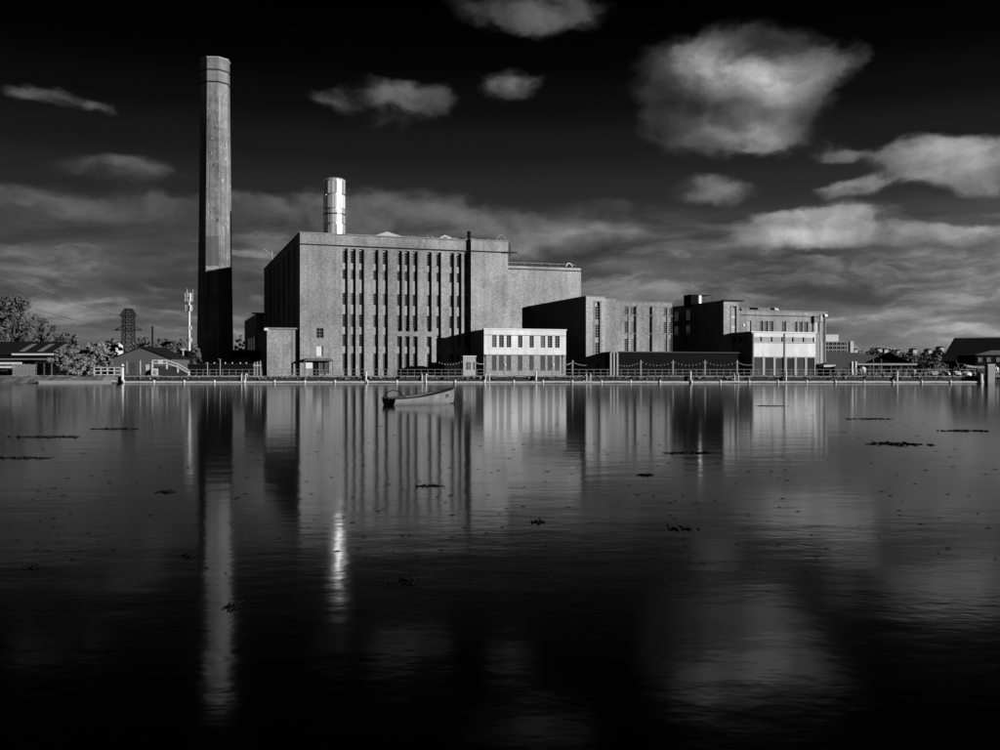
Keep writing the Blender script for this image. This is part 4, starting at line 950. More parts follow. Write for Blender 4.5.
for k, (ox, oz, px, py) in enumerate(ends):
    A = Vector((pyx + ox, D, GZ + oz)); D2 = 240.0; B = Vector((X(px, D2), D2, Z(py, D2))); pts = []
    for i in range(17): u = i / 16; p = A.lerp(B, u); p.z -= 2.2 * 4 * u * (1 - u) * .4; pts.append(p - A)
    o = MB().tube(pts, .035, 4).build('power_line', 'dark_steel', None, A)
    tag(o, ['lowest power line running left from the pylon\'s lower arm', 'second power line up from the pylon\'s lower arm', 'third power line up, leaving close to the pylon body', 'lower power line from the pylon\'s upper arm', 'topmost power line running left from the pylon\'s upper arm'][k], 'cable', 'power lines left of the pylon')
# pole with wire
D = 230.0; T = thing('telegraph_pole', 'thin dark pole right of the pylon above the gabled shed', 'pole', (X(152.5, D), D, GZ))
MB().tube([(0, 0, 0), (0, 0, lz(Z(326, D)))], [.24, .17], 8).build('shaft', 'dark_steel', T); MB().box(-.7, .4, -.08, .08, lz(Z(327.5, D)), lz(Z(327, D))).build('crossarm', 'dark_steel', T)
A = Vector((X(152.5, D), D, Z(327, D))); B = Vector((pyx + 3.6, 400, GZ + arms[1][0])); pts = []
for i in range(15): u = i / 14; p = A.lerp(B, u); p.z -= 6 * u * (1 - u); pts.append(p - A)
tag(MB().tube(pts, .04, 4).build('power_line', 'dark_steel', None, A), 'sagging cable between the pylon and the thin pole', 'cable')
D = 160.0; T = thing('lamp_post', 'pale short mast right of the gabled shed roof', 'post', (X(183, D), D, GZ))
MB().tube([(0, 0, 0), (0, 0, lz(Z(350, D)))], .16, 8).build('shaft', 'pale_concrete', T); MB().box(-.35, .35, -.2, .2, lz(Z(350, D)), lz(Z(348.5, D))).build('lamp_head', 'worn_white', T)
D = 145.0
for px, py, lb in ((220.2, 359.5, 'slim lamp post in front of the chimney\'s foot'), (207.5, 363.5, 'short slim lamp post left of the taller one below the chimney')):
    T = thing('slim_lamp_post', lb, 'lamp post', (X(px, D), D, GZ)); z_ = lz(Z(py, D))
    MB().tube([(0, 0, 0), (0, 0, z_)], .06, 6).build('shaft', 'galvanised', T); MB().box(-.3, .1, -.08, .08, z_, z_ + .1).build('lamp_head', 'galvanised', T)

# ------------------------------------------------------------------ quay furniture
D = QD - .9
T = None
def beam(px0, px1, label):
    xa, xb = X(px0, D), X(px1, D); T = thing('quay_boom', label, 'boom', (xa, D, .16))
    n = max(1, round((xb - xa) / 4.1)); L_ = (xb - xa) / n
    me = MB().tube([(0, 0, 0), (.4, 0, .0), (L_ * .5, 0, .02), (L_ - .45, 0, 0), (L_ - .05, 0, 0)], [.12, .15, .15, .15, .12], 8).mesh('boom_section'); me.materials.append(MATS['worn_white'])
    cm_ = MB().lathe([(.10, -.18), (.2, -.1), (.2, .18), (.1, .32)], 8).mesh('coupling'); cm_.materials.append(MATS['worn_white'])
    for k in range(n):
        link('boom_section', me, 'worn_white', T, (k * L_, random.uniform(-.05, .05), random.uniform(-.03, .02)))
        link('coupling', cm_, 'worn_white', T, (k * L_, 0, 0))
beam(124, 365, 'pale tubular boom along the quay foot, left third'); beam(367.5, 689, 'pale tubular boom along the quay foot, middle stretch below the white office'); beam(691.5, 979, 'brightest pale tubular boom along the quay foot, right stretch')
for px, lb in ((122.5, 'tall white mooring post at the left end of the quay'), (366, 'white mooring post below the window slots of the tall block'), (536, 'white mooring post in front of the white office'),
               (690.5, 'white mooring post in front of the black hall flank'), (785.8, 'white mooring post in front of the white garage'), (897, 'white mooring post in front of the dark boatyard sheds')):
    T = thing('mooring_post', lb, 'post', (X(px, QD - .35), QD - .35, -.6)); zt = Z(371 if px > 200 else 364, QD) + .6; r_ = .13 if px > 200 else .2
    MB().lathe([(r_, 0), (r_, zt - .1), (r_ * .6, zt)], 10).build('shaft', 'white_paint', T); MB().lathe([(r_ + .02, zt - .5), (r_ + .05, zt - .46), (r_ + .05, zt - .36), (r_ + .02, zt - .32)], 10).build('collar', 'dark_steel' if px < 200 else 'worn_white', T)
for px, lb in ((243.5, 'white ladder hoops on the quay edge right of the chimney reflection'), (424, 'white ladder hoops on the quay above the moored boat'), (487.5, 'white ladder hoops at the left corner of the white office'), (588.5, 'white ladder hoops below the stair tower'), (736.5, 'white ladder hoops left of the white garage')):
    T = thing('quay_ladder', lb, 'ladder', (X(px, QD - .2), QD - .2, 0)); zt = GZ + .38
    for s_ in (-.28, .28):
        MB().tube([(s_, 0, -.5), (s_, 0, zt - .2), (s_ * 1.1, .15, zt), (s_ * 1.3, .6, zt - .05), (s_ * 1.4, .8, GZ)], .075, 6).build('stringer', 'white_paint', T)
    for k in range(5): MB().tube([(-.28, 0, -.2 + k * .27), (.28, 0, -.2 + k * .27)], .035, 5).build('rung', 'white_paint', T)
for (px0, px1, n_, lb) in ((190, 262, 12, 'thin steel railing on the quay below the chimney'), (268, 365, 15, 'thin steel railing on the quay below the plain brick bay'), (367, 462, 15, 'thin steel railing on the quay left of the kiosk'), (477, 586, 17, 'thin steel railing on the quay before the white office'),
                       (587, 751, 25, 'thin steel railing on the quay before the black shed'), (752, 830, 13, 'thin steel railing on the quay before the white garage'), (831, 975, 20, 'thin steel railing on the quay before the boatyard')):
    rail_fence('quay_railing', lb, QD + 1.6, px0, px1, GZ + .001, 1.05, (.5, .97), n_, 'galvanised', .055)
# festoon posts and light strings
D = 142.0
fposts = [(640.8, 'second'), (673, 'third'), (705, 'fourth'), (737.2, 'fifth')]
def fpost(px, lb, py=361):
    T = thing('festoon_post', lb, 'post', (X(px, D), D, GZ)); z_ = lz(Z(py, D)); MB().box(-.1, .1, -.1, .1, 0, z_).build('shaft', 'pale_concrete', T); MB().lathe([(.14, z_), (.14, z_ + .05), (.02, z_ + .14)], 6).build('cap', 'pale_concrete', T)
for px, lb in ((572.6, 'festoon post in the black gap right of the white office'), (640.8, 'leftmost festoon post in front of the long black shed'), (673, 'festoon post below the end of the lit brick wing'), (705, 'festoon post below the roof tank'), (737.2, 'festoon post left of the white garage')): fpost(px, lb)
def festoon(pxa, pxb, label, pya=361.2, pyb=361.2, sag=3.6):
    xa, xb = X(pxa, D), X(pxb, D); n = 9; T = thing('festoon_string', label, 'string lights', (xa, D, Z(pya, D))); pts = []
    for i in range(2 * n + 1):
        u = i / (2 * n); pts.append((u * (xb - xa), 0, (Z(pyb, D) - Z(pya, D)) * u - sag * D / F * 4 * u * (1 - u)))
    MB().tube(pts, .022, 4).build('cable', 'dark_steel', T)
    bm2 = bulb_mesh
    for i in range(1, 2 * n, 2): link('bulb', bm2, 'worn_white', T, (pts[i][0], 0, pts[i][2] - .1))
bulb_mesh = MB().lathe([(.02, .06), (.045, .02), (.058, -.03), (.025, -.08)], 6).mesh('bulb'); bulb_mesh.materials.append(MATS['worn_white'])
festoon(572.6, 586.5, 'short festoon of bulbs right of the post beside the white office', pyb=364.5, sag=1.2); festoon(566.5, 572.6, 'very short festoon between the white office corner and its post', pya=364, sag=.5)
festoon(618, 640.8, 'festoon of bulbs at the left end of the black shed', pya=364, sag=2.6); festoon(640.8, 673, 'festoon of bulbs between the first and second shed posts'); festoon(673, 705, 'festoon of bulbs between the second and third shed posts'); festoon(705, 737.2, 'festoon of bulbs between the third and fourth shed posts'); festoon(737.2, 752, 'festoon of bulbs from the last post to the white garage', pyb=364, sag=1.5)
festoon(438, 463, 'festoon of bulbs left of the kiosk', pya=361.5, pyb=360.5, sag=2.8); festoon(476, 484, 'short festoon of bulbs between the kiosk and the white office', pya=362, pyb=363, sag=.8)
for px, lb in ((257.5, 'pair of pale timber dolphins left of the brick annex'),):
    D = 144.0; T = thing('timber_dolphin', lb, 'mooring', (X(px, D), D, GZ))
    for dx_ in (-.5, -.05, .45): MB().tube([(dx_, 0, 0), (dx_ * .9, 0, 2.2 + dx_ * .2)], .13, 7).build('pile', 'pale_timber', T)
    MB().box(-.62, .58, -.16, -.1, 1.55, 1.7).build('brace', 'worn_white', T)
for px, lb in ((505, 'left globe lamp standing before the white office'), (553, 'right globe lamp standing before the white office')):
    D = 150.0; T = thing('globe_lamp', lb, 'lamp post', (X(px, D), D, GZ)); z_ = lz(Z(366.5, D))
    MB().tube([(0, 0, 0), (0, 0, z_)], .05, 6).build('shaft', 'galvanised', T); MB().lathe([(.06, z_), (.19, z_ + .1), (.21, z_ + .22), (.14, z_ + .36), (.03, z_ + .4)], 10).build('globe', 'white_paint', T, smooth=True)

# ------------------------------------------------------------------ right bank
D = 320.0; T = thing('white_flat_block', 'white flat-roofed office block far behind the brick hall', 'building', (X(842, D), D, GZ))
w = 11.0 * D / F; zt = lz(Z(341.5, D)); z0 = lz(Z(350, D))
MB().box(-w - 6, w, 0, 12, 0, zt).build('wall', 'stone_trim', T)
MB().box(-w - 6, X(839.5, D) - X(842, D), 1, 10, zt + .01, lz(Z(334.5, D))).build('penthouse', 'white_render', T)
for j in range(3):
    zz = zt - 1.15 - j * 1.35
    for k in range(9):
        xw = -w - 5.5 + k * 1.35
        if xw + 1.1 > w - 1.2: continue
        o = MB().box(xw, xw + 1.1, -.08, -.003, zz, zz + .85).build('window', 'glass', T); MB().box(xw + .5, xw + .6, -.12, -.083, zz, zz + .85).build('mullion', 'white_paint', o)
MB().box(w - 1.0, w + .1, -.3, 0 - .003, 0, zt + .1).build('end_pier', 'white_render', T)
# grey embankment
T = MB().prism([(X(826, 260), 0), (X(905, 260), 0), (X(880, 260), 5.0), (X(850, 260), 5.9), (X(826, 260), 6.1)], 0, 14).build('embankment', 'hill', None, (0, 260, GZ)); structure(T)
# dark gabled house and sheds of the boatyard
D = 190.0; T = thing('dark_gabled_house', 'dark pitched-roof house above the long boatyard shed', 'house', (X(887, D), D, GZ), R(-21)); gable(T, -3.8, 4.2, 0, 9, lz(Z(362.5, D)), lz(Z(353, D)), 'tarred', 'slate', .4, 'y')
MB().box(-.5, .5, -.06, -.003, 1.8, 2.6).build('window', 'glass', T); MB().box(2.2, 2.8, 3, 3.6, lz(Z(357, D)), lz(Z(352, D))).build('chimney_stack', 'brick', T)
D = 168.0; T = thing('boatyard_shed', 'long low dark open shed with pale eaves board in the boatyard', 'shed', (0, D, GZ)); x0, x1 = X(858, D), X(924, D); ze = lz(Z(364.2, D))
MB().box(x0, x1, 4, 4.2, 0, ze).box(x0, x0 + .15, 0, 3.99, 0, ze).box(x1 - .15, x1, 0, 3.99, 0, ze).build('wall', 'tarred', T); MB().box(x0 - .3, x1 + .3, -.4, 4.5, ze + .003, ze + .16).build('roof', 'slate', T); MB().box(x0 - .3, X(916, D), -.5, -.403, ze - .18, ze + .14).build('eaves_board', 'pale_concrete', T)
for k in range(7): MB().box(x0 + .4 + k * (x1 - x0 - .8) / 6 - .06, x0 + .4 + k * (x1 - x0 - .8) / 6 + .06, 0, .12, 0, ze).build('post', 'timber', T)
MB().box(x0 + .2, x1 - .2, .2, .24, .3, ze - .5).build('boarding', 'tarred', T)
T = thing('low_white_shed', 'small white-fronted roof right beside the brick hall\'s corner', 'shed', (X(829, 172), 172, GZ)); MB().box(-.9, 1.0, 0, 2.5, 0, lz(Z(367, 172))).build('wall', 'tarred', T); MB().box(-1.0, 1.1, -.2, 2.6, lz(Z(367, 172)) + .003, lz(Z(364.8, 172))).build('roof', 'white_paint', T)
D = 156.0; T = thing('grey_container', 'grey corrugated container under the pale bush in the boatyard', 'container', (X(937, D), D, GZ)); w = 10.5 * D / F; zt = lz(Z(364.5, D)); d_ = MB(); n = 22
for j in range(n):
    xa = -w + 2 * w * j / n; xb = -w + 2 * w * (j + 1) / n; o_ = -.06 if j % 2 else 0; o2 = 0 if j % 2 else -.06
    d_.q((xa, o_, .1), (xb, o_, .1), (xb, o_, zt), (xa, o_, zt)); d_.q((xb, o_, .1), (xb, o2, .1), (xb, o2, zt), (xb, o_, zt))
d_.build('side_panel', 'grey_sheet', T); MB().box(-w, w, .02, 2.4, .08, zt + .02).build('body', 'grey_sheet', T); MB().box(-w - .02, w + .02, -.1, -.062, 0, .12).build('base_rail', 'dark_steel', T)
for s_ in (-1, 1): MB().box(s_ * w - .1, s_ * w + .1, -.12, .018, .12, zt + .05).build('corner_post', 'dark_steel', T)
# big barn
D = 205.0; T = thing('black_barn', 'big barn with huge black roof at the right edge', 'barn', (X(972, D), D, GZ), R(-25)); x0, x1 = X(945, D) - X(972, D), X(1040, D) - X(972, D)
ze, zr = lz(Z(359.5, D)), lz(Z(338.5, D + 7)); MB().box(x0 + .3, x1, 1, 15, 0, ze).build('wall', 'tarred', T)
r_ = MB(); A = [(x0 - .4, .2, ze - .3), (x1, .2, ze - .3), (x1, 8, zr), (x0 + 2.2, 8, zr)]; r_.q(*A); r_.q((x0 - .4, 15.8, ze - .3), (x0 + 2.2, 8, zr), (x1, 8, zr), (x1, 15.8, ze - .3)); r_.q((x0 - .4, .2, ze - .3), (x0 + 2.2, 8, zr), (x0 - .4, 15.8, ze - .3)); r_.q((x1, .2, ze - .3), (x1, 15.8, ze - .3), (x1, 8, zr)); r_.build('roof', 'slate', T)
MB().box(x0 + 2.2, x1, 7.85, 8.15, zr + .003, zr + .2).build('ridge', 'stone_trim', T)
D = 172.0; T = thing('boatyard_office', 'dark boarded hut with three pale windows below the barn', 'hut', (X(990, D), D, GZ)); x0, x1 = X(976, D) - X(990, D), X(1030, D) - X(990, D); ze, zr = lz(Z(355, D)), lz(Z(350.5, D + 4))
b_ = MB().box(x0, x1, 0, 7, 0, ze - .02).build('wall', 'tarred', T); r_ = MB(); r_.q((x0 - .5, -.5, ze), (x1, -.5, ze), (x1, 3.5, zr), (x0 + 4.5, 3.5, zr)); r_.q((x0 - .5, -.5, ze), (x0 + 4.5, 3.5, zr), (x0 - .5, 7.5, ze)); r_.q((x0 - .5, 7.5, ze), (x0 + 4.5, 3.5, zr), (x1, 3.5, zr), (x1, 7.5, ze)); r_.build('roof', 'pale_sheet', T)
for px in (979.8, 988.5, 998): window(T, X(px, D) - X(990, D) - .35, X(px, D) - X(990, D) + .35, lz(Z(361.8, D)), lz(Z(357.6, D)), -.05, 2, 2, 'blind_glass')
# far hillside houses
hk = [(856, 348.5, 346.5, 5), (880, 348, 345.8, 7), (886, 348.5, 346.6, 5), (899, 350, 348, 5), (915, 348.6, 346.8, 6), (930, 349, 347, 5), (942, 346.6, 344.6, 6)]
hl = ['far white house just right of the white flat block', 'far white house on the skyline right of the round tree', 'tiny far white house beside the skyline pair', 'far white house low on the slope above the gabled house', 'far white house midway along the hill skyline', 'far white house on the skyline left of the barn', 'far white house highest on the skyline by the barn roof']
for (px, e, r_, w), lb in zip(hk, hl): house(lb, px, e + 1.0, e - .2, 700, w * .62, base=Z(e + 1.0, 700) - 2.2, group='houses on the far hill')
# boatyard clutter: covered dinghies, barrels, upturned boats, poles
def hull_mesh(L_, B_, Hh, n=13, sheer=.18, smin=.32):
    """open hull along +x (bow at +x): list of stations of cross-section points"""
    st = []
    for i in range(n):
        u = i / (n - 1); bw = B_ / 2 * (min(1, (1 - u) / .62) ** .62 if u > .38 else .80 + .20 * math.sin(u / .38 * math.pi / 2)); bw = max(bw, .015)
        top = Hh + sheer * (abs(u - smin) ** 1.5) * 2.4 if smin < .3 else Hh + sheer * (abs(u - .32) ** 1.9) * 3.0; keel = .0 + .42 * Hh * max(0, (u - .72) / .28) ** 2.2; row = []
        for j in range(9):
            a = j / 8; ang = math.pi / 2 * a; yy = bw * math.sin(ang) ** .75 * (1 - .06 * (1 - a)); zz = keel + (top - keel) * (1 - math.cos(ang)) ** .85
            row.append((u * L_, yy, zz))
        st.append(row)
    return st
def dinghy(label, px, D, L_=2.6, mat_='canvas', rot=0.0, name='upturned_dinghy', hh=.55):
    T = thing(name, label, 'dinghy', (X(px, D), D, GZ + .001), rot); b_ = MB(); st = hull_mesh(L_, 1.25, hh, 9); zm = max(p[2] for r_ in st for p in r_)
    for s_ in (-1, 1):
        for a, c in zip(st, st[1:]):
            for j in range(8):
                P_ = [(p[0] - L_ / 2, s_ * p[1], zm - p[2]) for p in (a[j], c[j], c[j + 1], a[j + 1])]; b_.q(*(P_ if s_ > 0 else P_[::-1]))
    b_.q(*[(p[0] - L_ / 2, p[1], zm - p[2]) for p in st[0]], *[(p[0] - L_ / 2, -p[1], zm - p[2]) for p in reversed(st[0])])
    b_.build('hull', mat_, T, smooth=False); MB().box(-L_ * .45, L_ * .3, -.03, .03, zm - .02, zm + .06).build('keel', mat_, T); return T
dinghy('pale upturned dinghy at the foot of the grey container', 934.5, 144, 1.6, 'pale_concrete', .3, hh=.45); dinghy('white upturned dinghy right of the grey container', 946, 144, 1.1, 'white_paint', 1.0, hh=.5); dinghy('white upturned dinghy between the other two right of the container', 957.6, 144.5, 1.25, 'white_paint', .2, hh=.42); dinghy('white upturned dinghy nearest the thick white pile', 967, 144.5, 1.25, 'white_paint', -.3, hh=.42)
def tarp(label, px, py, D, w, h, name='tarpaulin', base=GZ, seed=1, m_='white_paint'):
    rnd = random.Random(seed); b_ = MB(); n = 7; T = thing(name, label, 'tarpaulin', (X(px, D), D, base)); i0 = 0
    for i in range(n):
        for j in range(4):
            u = i / (n - 1); v = j / 3; b_.v.append((w * (u - .5) * (1 + .3 * v * math.sin(seed)), .25 + rnd.uniform(-.1, .1) - .2 * math.sin(u * 3.14), .02 + h * v * (1 - .35 * abs(u - .4)) + (rnd.uniform(-.06, .06) if j else 0)))
    for i in range(n - 1):
        for j in range(3): a = i * 4 + j; b_.f.append((a, a + 4, a + 5, a + 1))
    i1 = len(b_.v); b_.v += [(x, y + .5, z) for x, y, z in b_.v]
    for i in range(n - 1):
        for j in range(3): a = i1 + i * 4 + j; b_.f.append((a, a + 1, a + 5, a + 4))
    for i in range(n - 1): a = i * 4 + 3; b_.f.append((a, a + 4, a + 4 + i1, a + i1))
    for j in range(3): b_.f.append((j, j + 1, j + 1 + i1, j + i1)); a = (n - 1) * 4 + j; b_.f.append((a, a + i1, a + 1 + i1, a + 1))
    b_.build('cover', m_, T); MB().tube([(-w * .35, .5, 0), (-w * .35, .5, h * .8)], .04, 5).build('prop', 'timber', T)
tarp('white tarpaulin draped upright left in the boatyard', 863.5, 0, 147, .75, 1.5, seed=2); tarp('small white cover in front of the long dark shed', 914.8, 0, 147, .6, 1.1, seed=3, m_='canvas'); tarp('low pale cover left of the draped tarpaulin', 847, 0, 150, .5, .9, seed=5, m_='canvas'); tarp('white bundle at the right edge behind the thick pile', 997, 0, 146, .9, 1.5, seed=6)
for px, lb in ((851.7, 'left of two white drums by the boatyard shed'), (855.2, 'right of two white drums by the boatyard shed')):
    D = 160.0; T = thing('tall_drum', lb, 'drum', (X(px, D), D, GZ), 0, 'white drums'); z_ = lz(Z(361.5, D)); MB().lathe([(.2, 0), (.24, .1), (.24, z_ - .1), (.2, z_)], 10).build('body', 'white_paint', T); MB().lathe([(.25, z_ * .5), (.265, z_ * .5 + .03), (.265, z_ * .5 + .09), (.25, z_ * .5 + .12)], 10).build('rib', 'worn_white', T)
for k, (px, py, lean, lb) in enumerate(((873.5, 358, .0, 'thin pole in front of the dark gable, left one'), (881.5, 359, .02, 'thin pole in front of the dark gable, right one'), (924, 366, -1.1, 'slanting spar left of the container'), (955.5, 366, -1.2, 'left leg-like spar under the boat hoist'), (962, 360.5, .9, 'slanting boom against the barn roof'), (849, 360, 0, 'thin pole right of the white-fronted roof'))):
    D = 149.0; z_ = lz(Z(py, D)); T = tag(MB().tube([(0, 0, 0), (-lean * .5, 0, z_ * .5), (-lean, .1, z_)], [.07, .06, .04], 6).build('spar', 'galvanised' if k < 2 else 'timber', None, (X(px, D), D, GZ)), lb, 'pole')
D = 150.0; T = thing('boat_hoist', 'spidery steel boat hoist right of the grey container', 'hoist', (X(963, D), D, GZ))
for s_ in (-1.1, 1.1): MB().tube([(s_ * 1.4, 0, 0), (s_ * .5, .4, 1.9)], .07, 5).build('leg', 'dark_steel', T); MB().tube([(s_ * 1.4, 1.8, 0), (s_ * .5, 1.2, 1.9)], .07, 5).build('leg', 'dark_steel', T)
MB().tube([(-.7, .8, 1.9), (.7, .8, 1.9)], .09, 5).tube([(-.55, .4, 1.9), (-.55, 1.2, 1.9)], .07, 5).tube([(.55, .4, 1.9), (.55, 1.2, 1.9)], .07, 5).build('top_beam', 'dark_steel', T); MB().lathe([(.05, 0), (.1, .05), (.05, .3)], 6).build('hook', 'dark_steel', T, (0, .8, 1.2)); MB().tube([(0, .8, 1.5), (0, .8, 1.9)], .02, 4).build('chain', 'dark_steel', T)
D = 151.0; T = thing('covered_boat', 'white-covered boat on a cradle left of the thick pile', 'boat', (X(974, D), D, GZ), R(170)); b_ = MB(); st = hull_mesh(3.0, 1.3, .7, 9)
for s_ in (-1, 1):
    for a, c in zip(st, st[1:]):
        for j in range(8): P_ = [(p[0] - 1.5, s_ * p[1], p[2] + .55) for p in (a[j], a[j + 1], c[j + 1], c[j])]; b_.q(*(P_ if s_ > 0 else P_[::-1]))
b_.q(*[(p[0] - 1.5, p[1], p[2] + .55) for p in st[0]], *[(p[0] - 1.5, -p[1], p[2] + .55) for p in reversed(st[0])]); b_.build('hull', 'timber', T)
cv = MB()
for a, c in zip(st, st[1:]):
    za, zc = a[8], c[8]; cv.q((za[0] - 1.5, za[1], za[2] + .56), (zc[0] - 1.5, zc[1], zc[2] + .56), (zc[0] - 1.5, 0, zc[2] + .85), (za[0] - 1.5, 0, za[2] + .9)); cv.q((za[0] - 1.5, 0, za[2] + .9), (zc[0] - 1.5, 0, zc[2] + .85), (zc[0] - 1.5, -zc[1], zc[2] + .56), (za[0] - 1.5, -za[1], za[2] + .56))
cv.build('cover', 'white_paint', T)
for x_ in (-.9, .8):
    cr_ = MB()
    for s_ in (-1, 1): cr_.tube([(x_, s_ * .6, 0), (x_, s_ * .35, .7)], .05, 5)
    cr_.box(x_ - .06, x_ + .06, -.6, .6, 0, .08); cr_.build('cradle', 'dark_steel', T)
for px, w, py, lb, m_ in ((981, 4.0, 374, 'short thick white pile at the right end of the boom', 'white_paint'), (989.7, 6.8, 364.3, 'tall square pale concrete pile at the right edge', 'pale_concrete')):
    T = thing('quay_pile', lb, 'pile', (X(px, QD - 1.0), QD - 1.0, -.8)); ww = w * QD / F / 2; z_ = Z(py, QD) + .8
    if w < 5: MB().lathe([(ww, 0), (ww, z_ - .1), (ww * .8, z_)], 12).build('shaft', m_, T); MB().lathe([(ww + .06, .85), (ww + .1, .9), (ww + .1, 1.0), (ww + .06, 1.05)], 12).build('collar', 'worn_white', T)
    else: MB().box(-ww, ww, -ww, ww, 0, z_ - .12).build('shaft', m_, T); MB().box(-ww - .05, ww + .05, -ww - .05, ww + .05, z_ - .117, z_).build('cap', 'worn_white', T)
rnd = random.Random(21); jb = MB()
for k in range(260):
    px = rnd.uniform(832, 1000); D = rnd.uniform(143, 152); w = rnd.uniform(.1, .5); h = rnd.uniform(.1, .7); x = X(px, D); jb.box(x, x + w, D, D + w, GZ, GZ + h)
    if k % 3 == 0: jb.tube([(x, D, GZ), (x + rnd.uniform(-.8, .8), D + .3, GZ + rnd.uniform(.6, 1.6))], .04, 4)
tag(jb.build('boatyard_clutter', 'timber'), 'dark jumble of timber and gear on the boatyard ground', 'clutter', kind='stuff')

# ------------------------------------------------------------------ moored boat
BD = 47.6; L_ = 3.9; yaw = R(40)
T = thing('moored_dinghy', 'pale open rowing dinghy moored on the calm water', 'boat', (X(390, BD - .1), BD - .6, -.15), yaw)
st = hull_mesh(L_, 1.45, .46, 25, .20, .06); b_ = MB()
for s_ in (-1, 1):
    for a, c in zip(st, st[1:]):
        for j in range(8):
            lap = .014 if j < 7 else 0      # lapped strakes
            P_ = [(a[j][0], s_ * (a[j][1] + lap), a[j][2]), (a[j + 1][0], s_ * a[j + 1][1], a[j + 1][2]), (c[j + 1][0], s_ * c[j + 1][1], c[j + 1][2]), (c[j][0], s_ * (c[j][1] + lap), c[j][2])]
            b_.q(*(P_ if s_ > 0 else P_[::-1]))
b_.build('hull', 'boat_paint', T)
bt = MB()
for s_ in (-1, 1):
    for a, c in zip(st, st[1:]):
        P_ = []
        for r_ in (a, c):
            for zz in (.0, .205):
                j = max(1, min(8, next((q_ for q_ in range(9) if r_[q_][2] >= zz), 8))); p0, p1 = Vector(r_[j - 1]), Vector(r_[j]); f = max(0, min(1, (zz - p0.z) / max(1e-4, p1.z - p0.z))); p = p0.lerp(p1, f); P_.append((p.x, s_ * (p.y + .02), p.z))
        bt.q(P_[0], P_[1], P_[3], P_[2])
bt.build('waterline_strip', 'boat_dark', T)  # dark strip round the lower hull, up to just above the water
tb = MB(); tb.q(*[(p[0] - .01, p[1], p[2]) for p in st[0]], *[(p[0] - .01, -p[1], p[2]) for p in reversed(st[0])]); tb.q(*[(p[0] + .04, -p[1] * .97, p[2]) for p in st[0]], *[(p[0] + .04, p[1] * .97, p[2]) for p in reversed(st[0])]); tb.build('transom', 'boat_dark', T)
il = MB()
for s_ in (-1, 1):
    for a, c in zip(st[:-1], st[1:]):
        for j in range(1, 8): P_ = [(p[0], s_ * max(p[1] - .05, 0), p[2] + .02) for p in (a[j], c[j], c[j + 1], a[j + 1])]; il.q(*(P_ if s_ > 0 else P_[::-1]))
il.build('lining', 'boat_dark', T)
for s_ in (-1, 1):
    MB().tube([(r_[8][0], s_ * r_[8][1], r_[8][2] + .01) for r_ in st], .038, 6).build('gunwale', 'boat_dark', T)
MB().tube([(L_ - .02, 0, st[-1][0][2]), (L_ + .03, 0, (st[-1][0][2] + st[-1][8][2]) / 2), (L_ + .05, 0, st[-1][8][2] + .03)], .03, 6).build('stem', 'boat_paint', T)
for u_ in (.12, .42, .70):
    r_ = st[int(u_ * 24)]; hb_ = r_[6][1] - .06; MB().box(r_[0][0] - .12, r_[0][0] + .12, -hb_, hb_, r_[6][2] - .03, r_[6][2] + .01).build('thwart', 'boat_wood', T)
# raised hoop at the stern
hp = []
for i in range(15):
    u = i / 14; hp.append((-.02 + u * .95 * 1.0, -.50 + .85 * (1 - abs(1 - 2 * u)) * 0 + u * .0, .52 + .42 * math.sin(math.pi * min(1, u * 1.0)) ** .8 * (1.0 - .25 * u)))
ya = st[0][8][1]
hoop = []
for i in range(17):
    u = i / 16; hoop.append((.02 + .55 * u * u, ya * (1 - 2 * u) * 1.0, st[0][8][2] + .40 * math.sin(math.pi * u ** 1.25) ** .75))
MB().tube(hoop, .022, 6).build('stern_hoop', 'boat_dark', T)
MB().box(-.09, -.012, -.1, .1, .18, .5).build('motor_pad', 'boat_dark', T)
rp = st[20]
mk = MB(); r1, r2 = st[21], st[20]
def hp_(u, v, s_=-1, off=.018):
    i = 19.6 + u * 1.4; i0 = int(i); f = i - i0; a, c = st[i0], st[i0 + 1]; j = 5.2 + v * 1.6; j0 = int(j); g_ = j - j0
    pt = lambda r_: Vector(r_[j0]).lerp(Vector(r_[j0 + 1]), g_); p = pt(a).lerp(pt(c), f); return (p.x, s_ * (p.y + off), p.z)
for (u0, v0, u1, v1) in ((0, 0, .22, 1), (.75, 0, 1, 1), (.25, .55, .5, .95), (.5, .3, .74, .7)): mk.q(hp_(u0, v0), hp_(u1, v0), hp_(u1, v1), hp_(u0, v1))
mk.build('bow_mark', 'boat_dark', T)
mr = MB().tube([(L_ + .04, 0, st[-1][8][2]), (L_ + .5, .02, .35), (L_ + .9, .03, .12)], .012, 5).build('mooring_line', 'boat_dark', T)

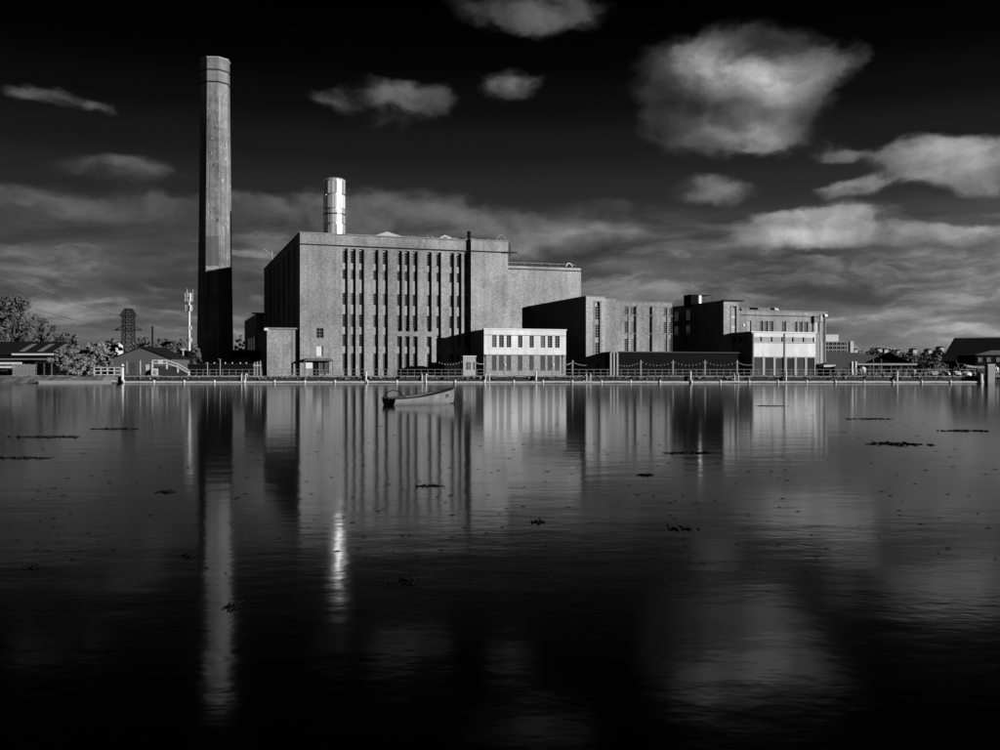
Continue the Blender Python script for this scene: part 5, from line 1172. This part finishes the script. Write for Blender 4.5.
# ------------------------------------------------------------------ floating weed
def weed(label, px, py, wpx, dpx, n, seed):
    rnd = random.Random(seed); D = H * F / (py - HY); b_ = MB(); n = n if py < 470 else max(6, n // 2); wpx = wpx if py < 500 else wpx * .55; w = wpx * D / F; dd = dpx * D * D / (H * F)
    for k in range(n):
        x, y = rnd.gauss(0, .25) * w, rnd.gauss(0, .25) * dd; a = rnd.uniform(-.5, .5); l = rnd.uniform(.04, .13) * w; pts = []
        for i in range(5): u = i / 4; pts.append((x + l * (u - .5) * math.cos(a), y + l * (u - .5) * math.sin(a) * 2 + .04 * math.sin(u * 5 + k), .004 + .014 * math.sin(3.14 * u) * rnd.random()))
        th = min(1, D / 26); b_.tube(pts, [.004 * th, .018 * th, .022 * th, .016 * th, .004 * th], 4)
        for q_ in range(3): c = Vector(pts[1 + q_]); s_ = rnd.uniform(.02, .06) * th; an = rnd.uniform(0, 6); e = Vector((math.cos(an), math.sin(an), rnd.uniform(0, .35))) * s_; f = Vector((-math.sin(an), math.cos(an), 0)) * s_ * .4; b_.q(c, c + e * .5 + f, c + e, c + e * .5 - f)
    for k in range(3): b_.tube([(w * (i / 12 - .5) * 1.1, dd * .22 * math.sin(i * 1.3 + k * 2) * (k - .5), .006) for i in range(13)], [.003 * th] + [.012 * th] * 11 + [.003 * th], 4)
    o = b_.build('floating_weed', 'weed', None, (X(px, D), D, 0)); tag(o, label, 'seaweed', 'seaweed rafts floating on the water')
weed('long dark weed raft on the far left water', 48, 437, 55, 1.6, 46, 1); weed('thin weed streak below the left end of the quay', 115, 429, 40, 1.0, 26, 2); weed('faint weed streak at the left edge', 24, 458, 50, 1.5, 26, 3); weed('weed raft left of the chimney\'s reflection, high up', 166, 492, 18, 3, 18, 4)
weed('small weed raft low on the far left', 30, 568, 22, 3, 22, 5); weed('weed raft crossing the chimney\'s dark reflection', 188, 556, 22, 4, 22, 6); weed('weed raft right of the reflected slots', 430, 486, 26, 2, 26, 7); weed('weed wisps below the reflected slots', 405, 581, 40, 9, 34, 8)
weed('compact weed raft under the office reflection', 539, 522, 22, 3, 26, 9); weed('compact dark weed raft left of the black reflection', 645, 475, 16, 2, 18, 10); weed('weed wisps low in the middle of the water', 680, 529, 40, 4, 30, 11); weed('long dark weed raft right of the garage reflection', 893, 444, 50, 3, 46, 12); weed('thin straight weed line above the big right raft', 870, 419, 42, .7, 26, 13); weed('thin weed streak at the far right', 965, 431, 40, 1.0, 26, 14)
weed('weed streak on the black hall reflection', 690, 453, 50, 1.2, 28, 15); weed('short weed raft near the boom below the white garage', 770, 406, 26, .8, 24, 16); weed('weed wisps in the lower chimney reflection', 232, 607, 30, 8, 22, 18)
fl = MB(); rnd = random.Random(9)
for k in range(420):
    py = 388 + 190 * rnd.random() ** 1.6; D = H * F / (py - HY); x = X(rnd.uniform(-20, 1020), D); s_ = rnd.uniform(.006, .022) * (.3 + D / 14)
    a = rnd.uniform(0, 3.1); fl.q((x - s_ * 2, D, .004), (x, D - s_, .004), (x + s_ * 2, D + s_ * .3, .006), (x, D + s_, .012))
tag(fl.build('weed_flecks', 'weed'), 'tiny dark flecks of drifting weed scattered over the water', 'seaweed', kind='stuff')
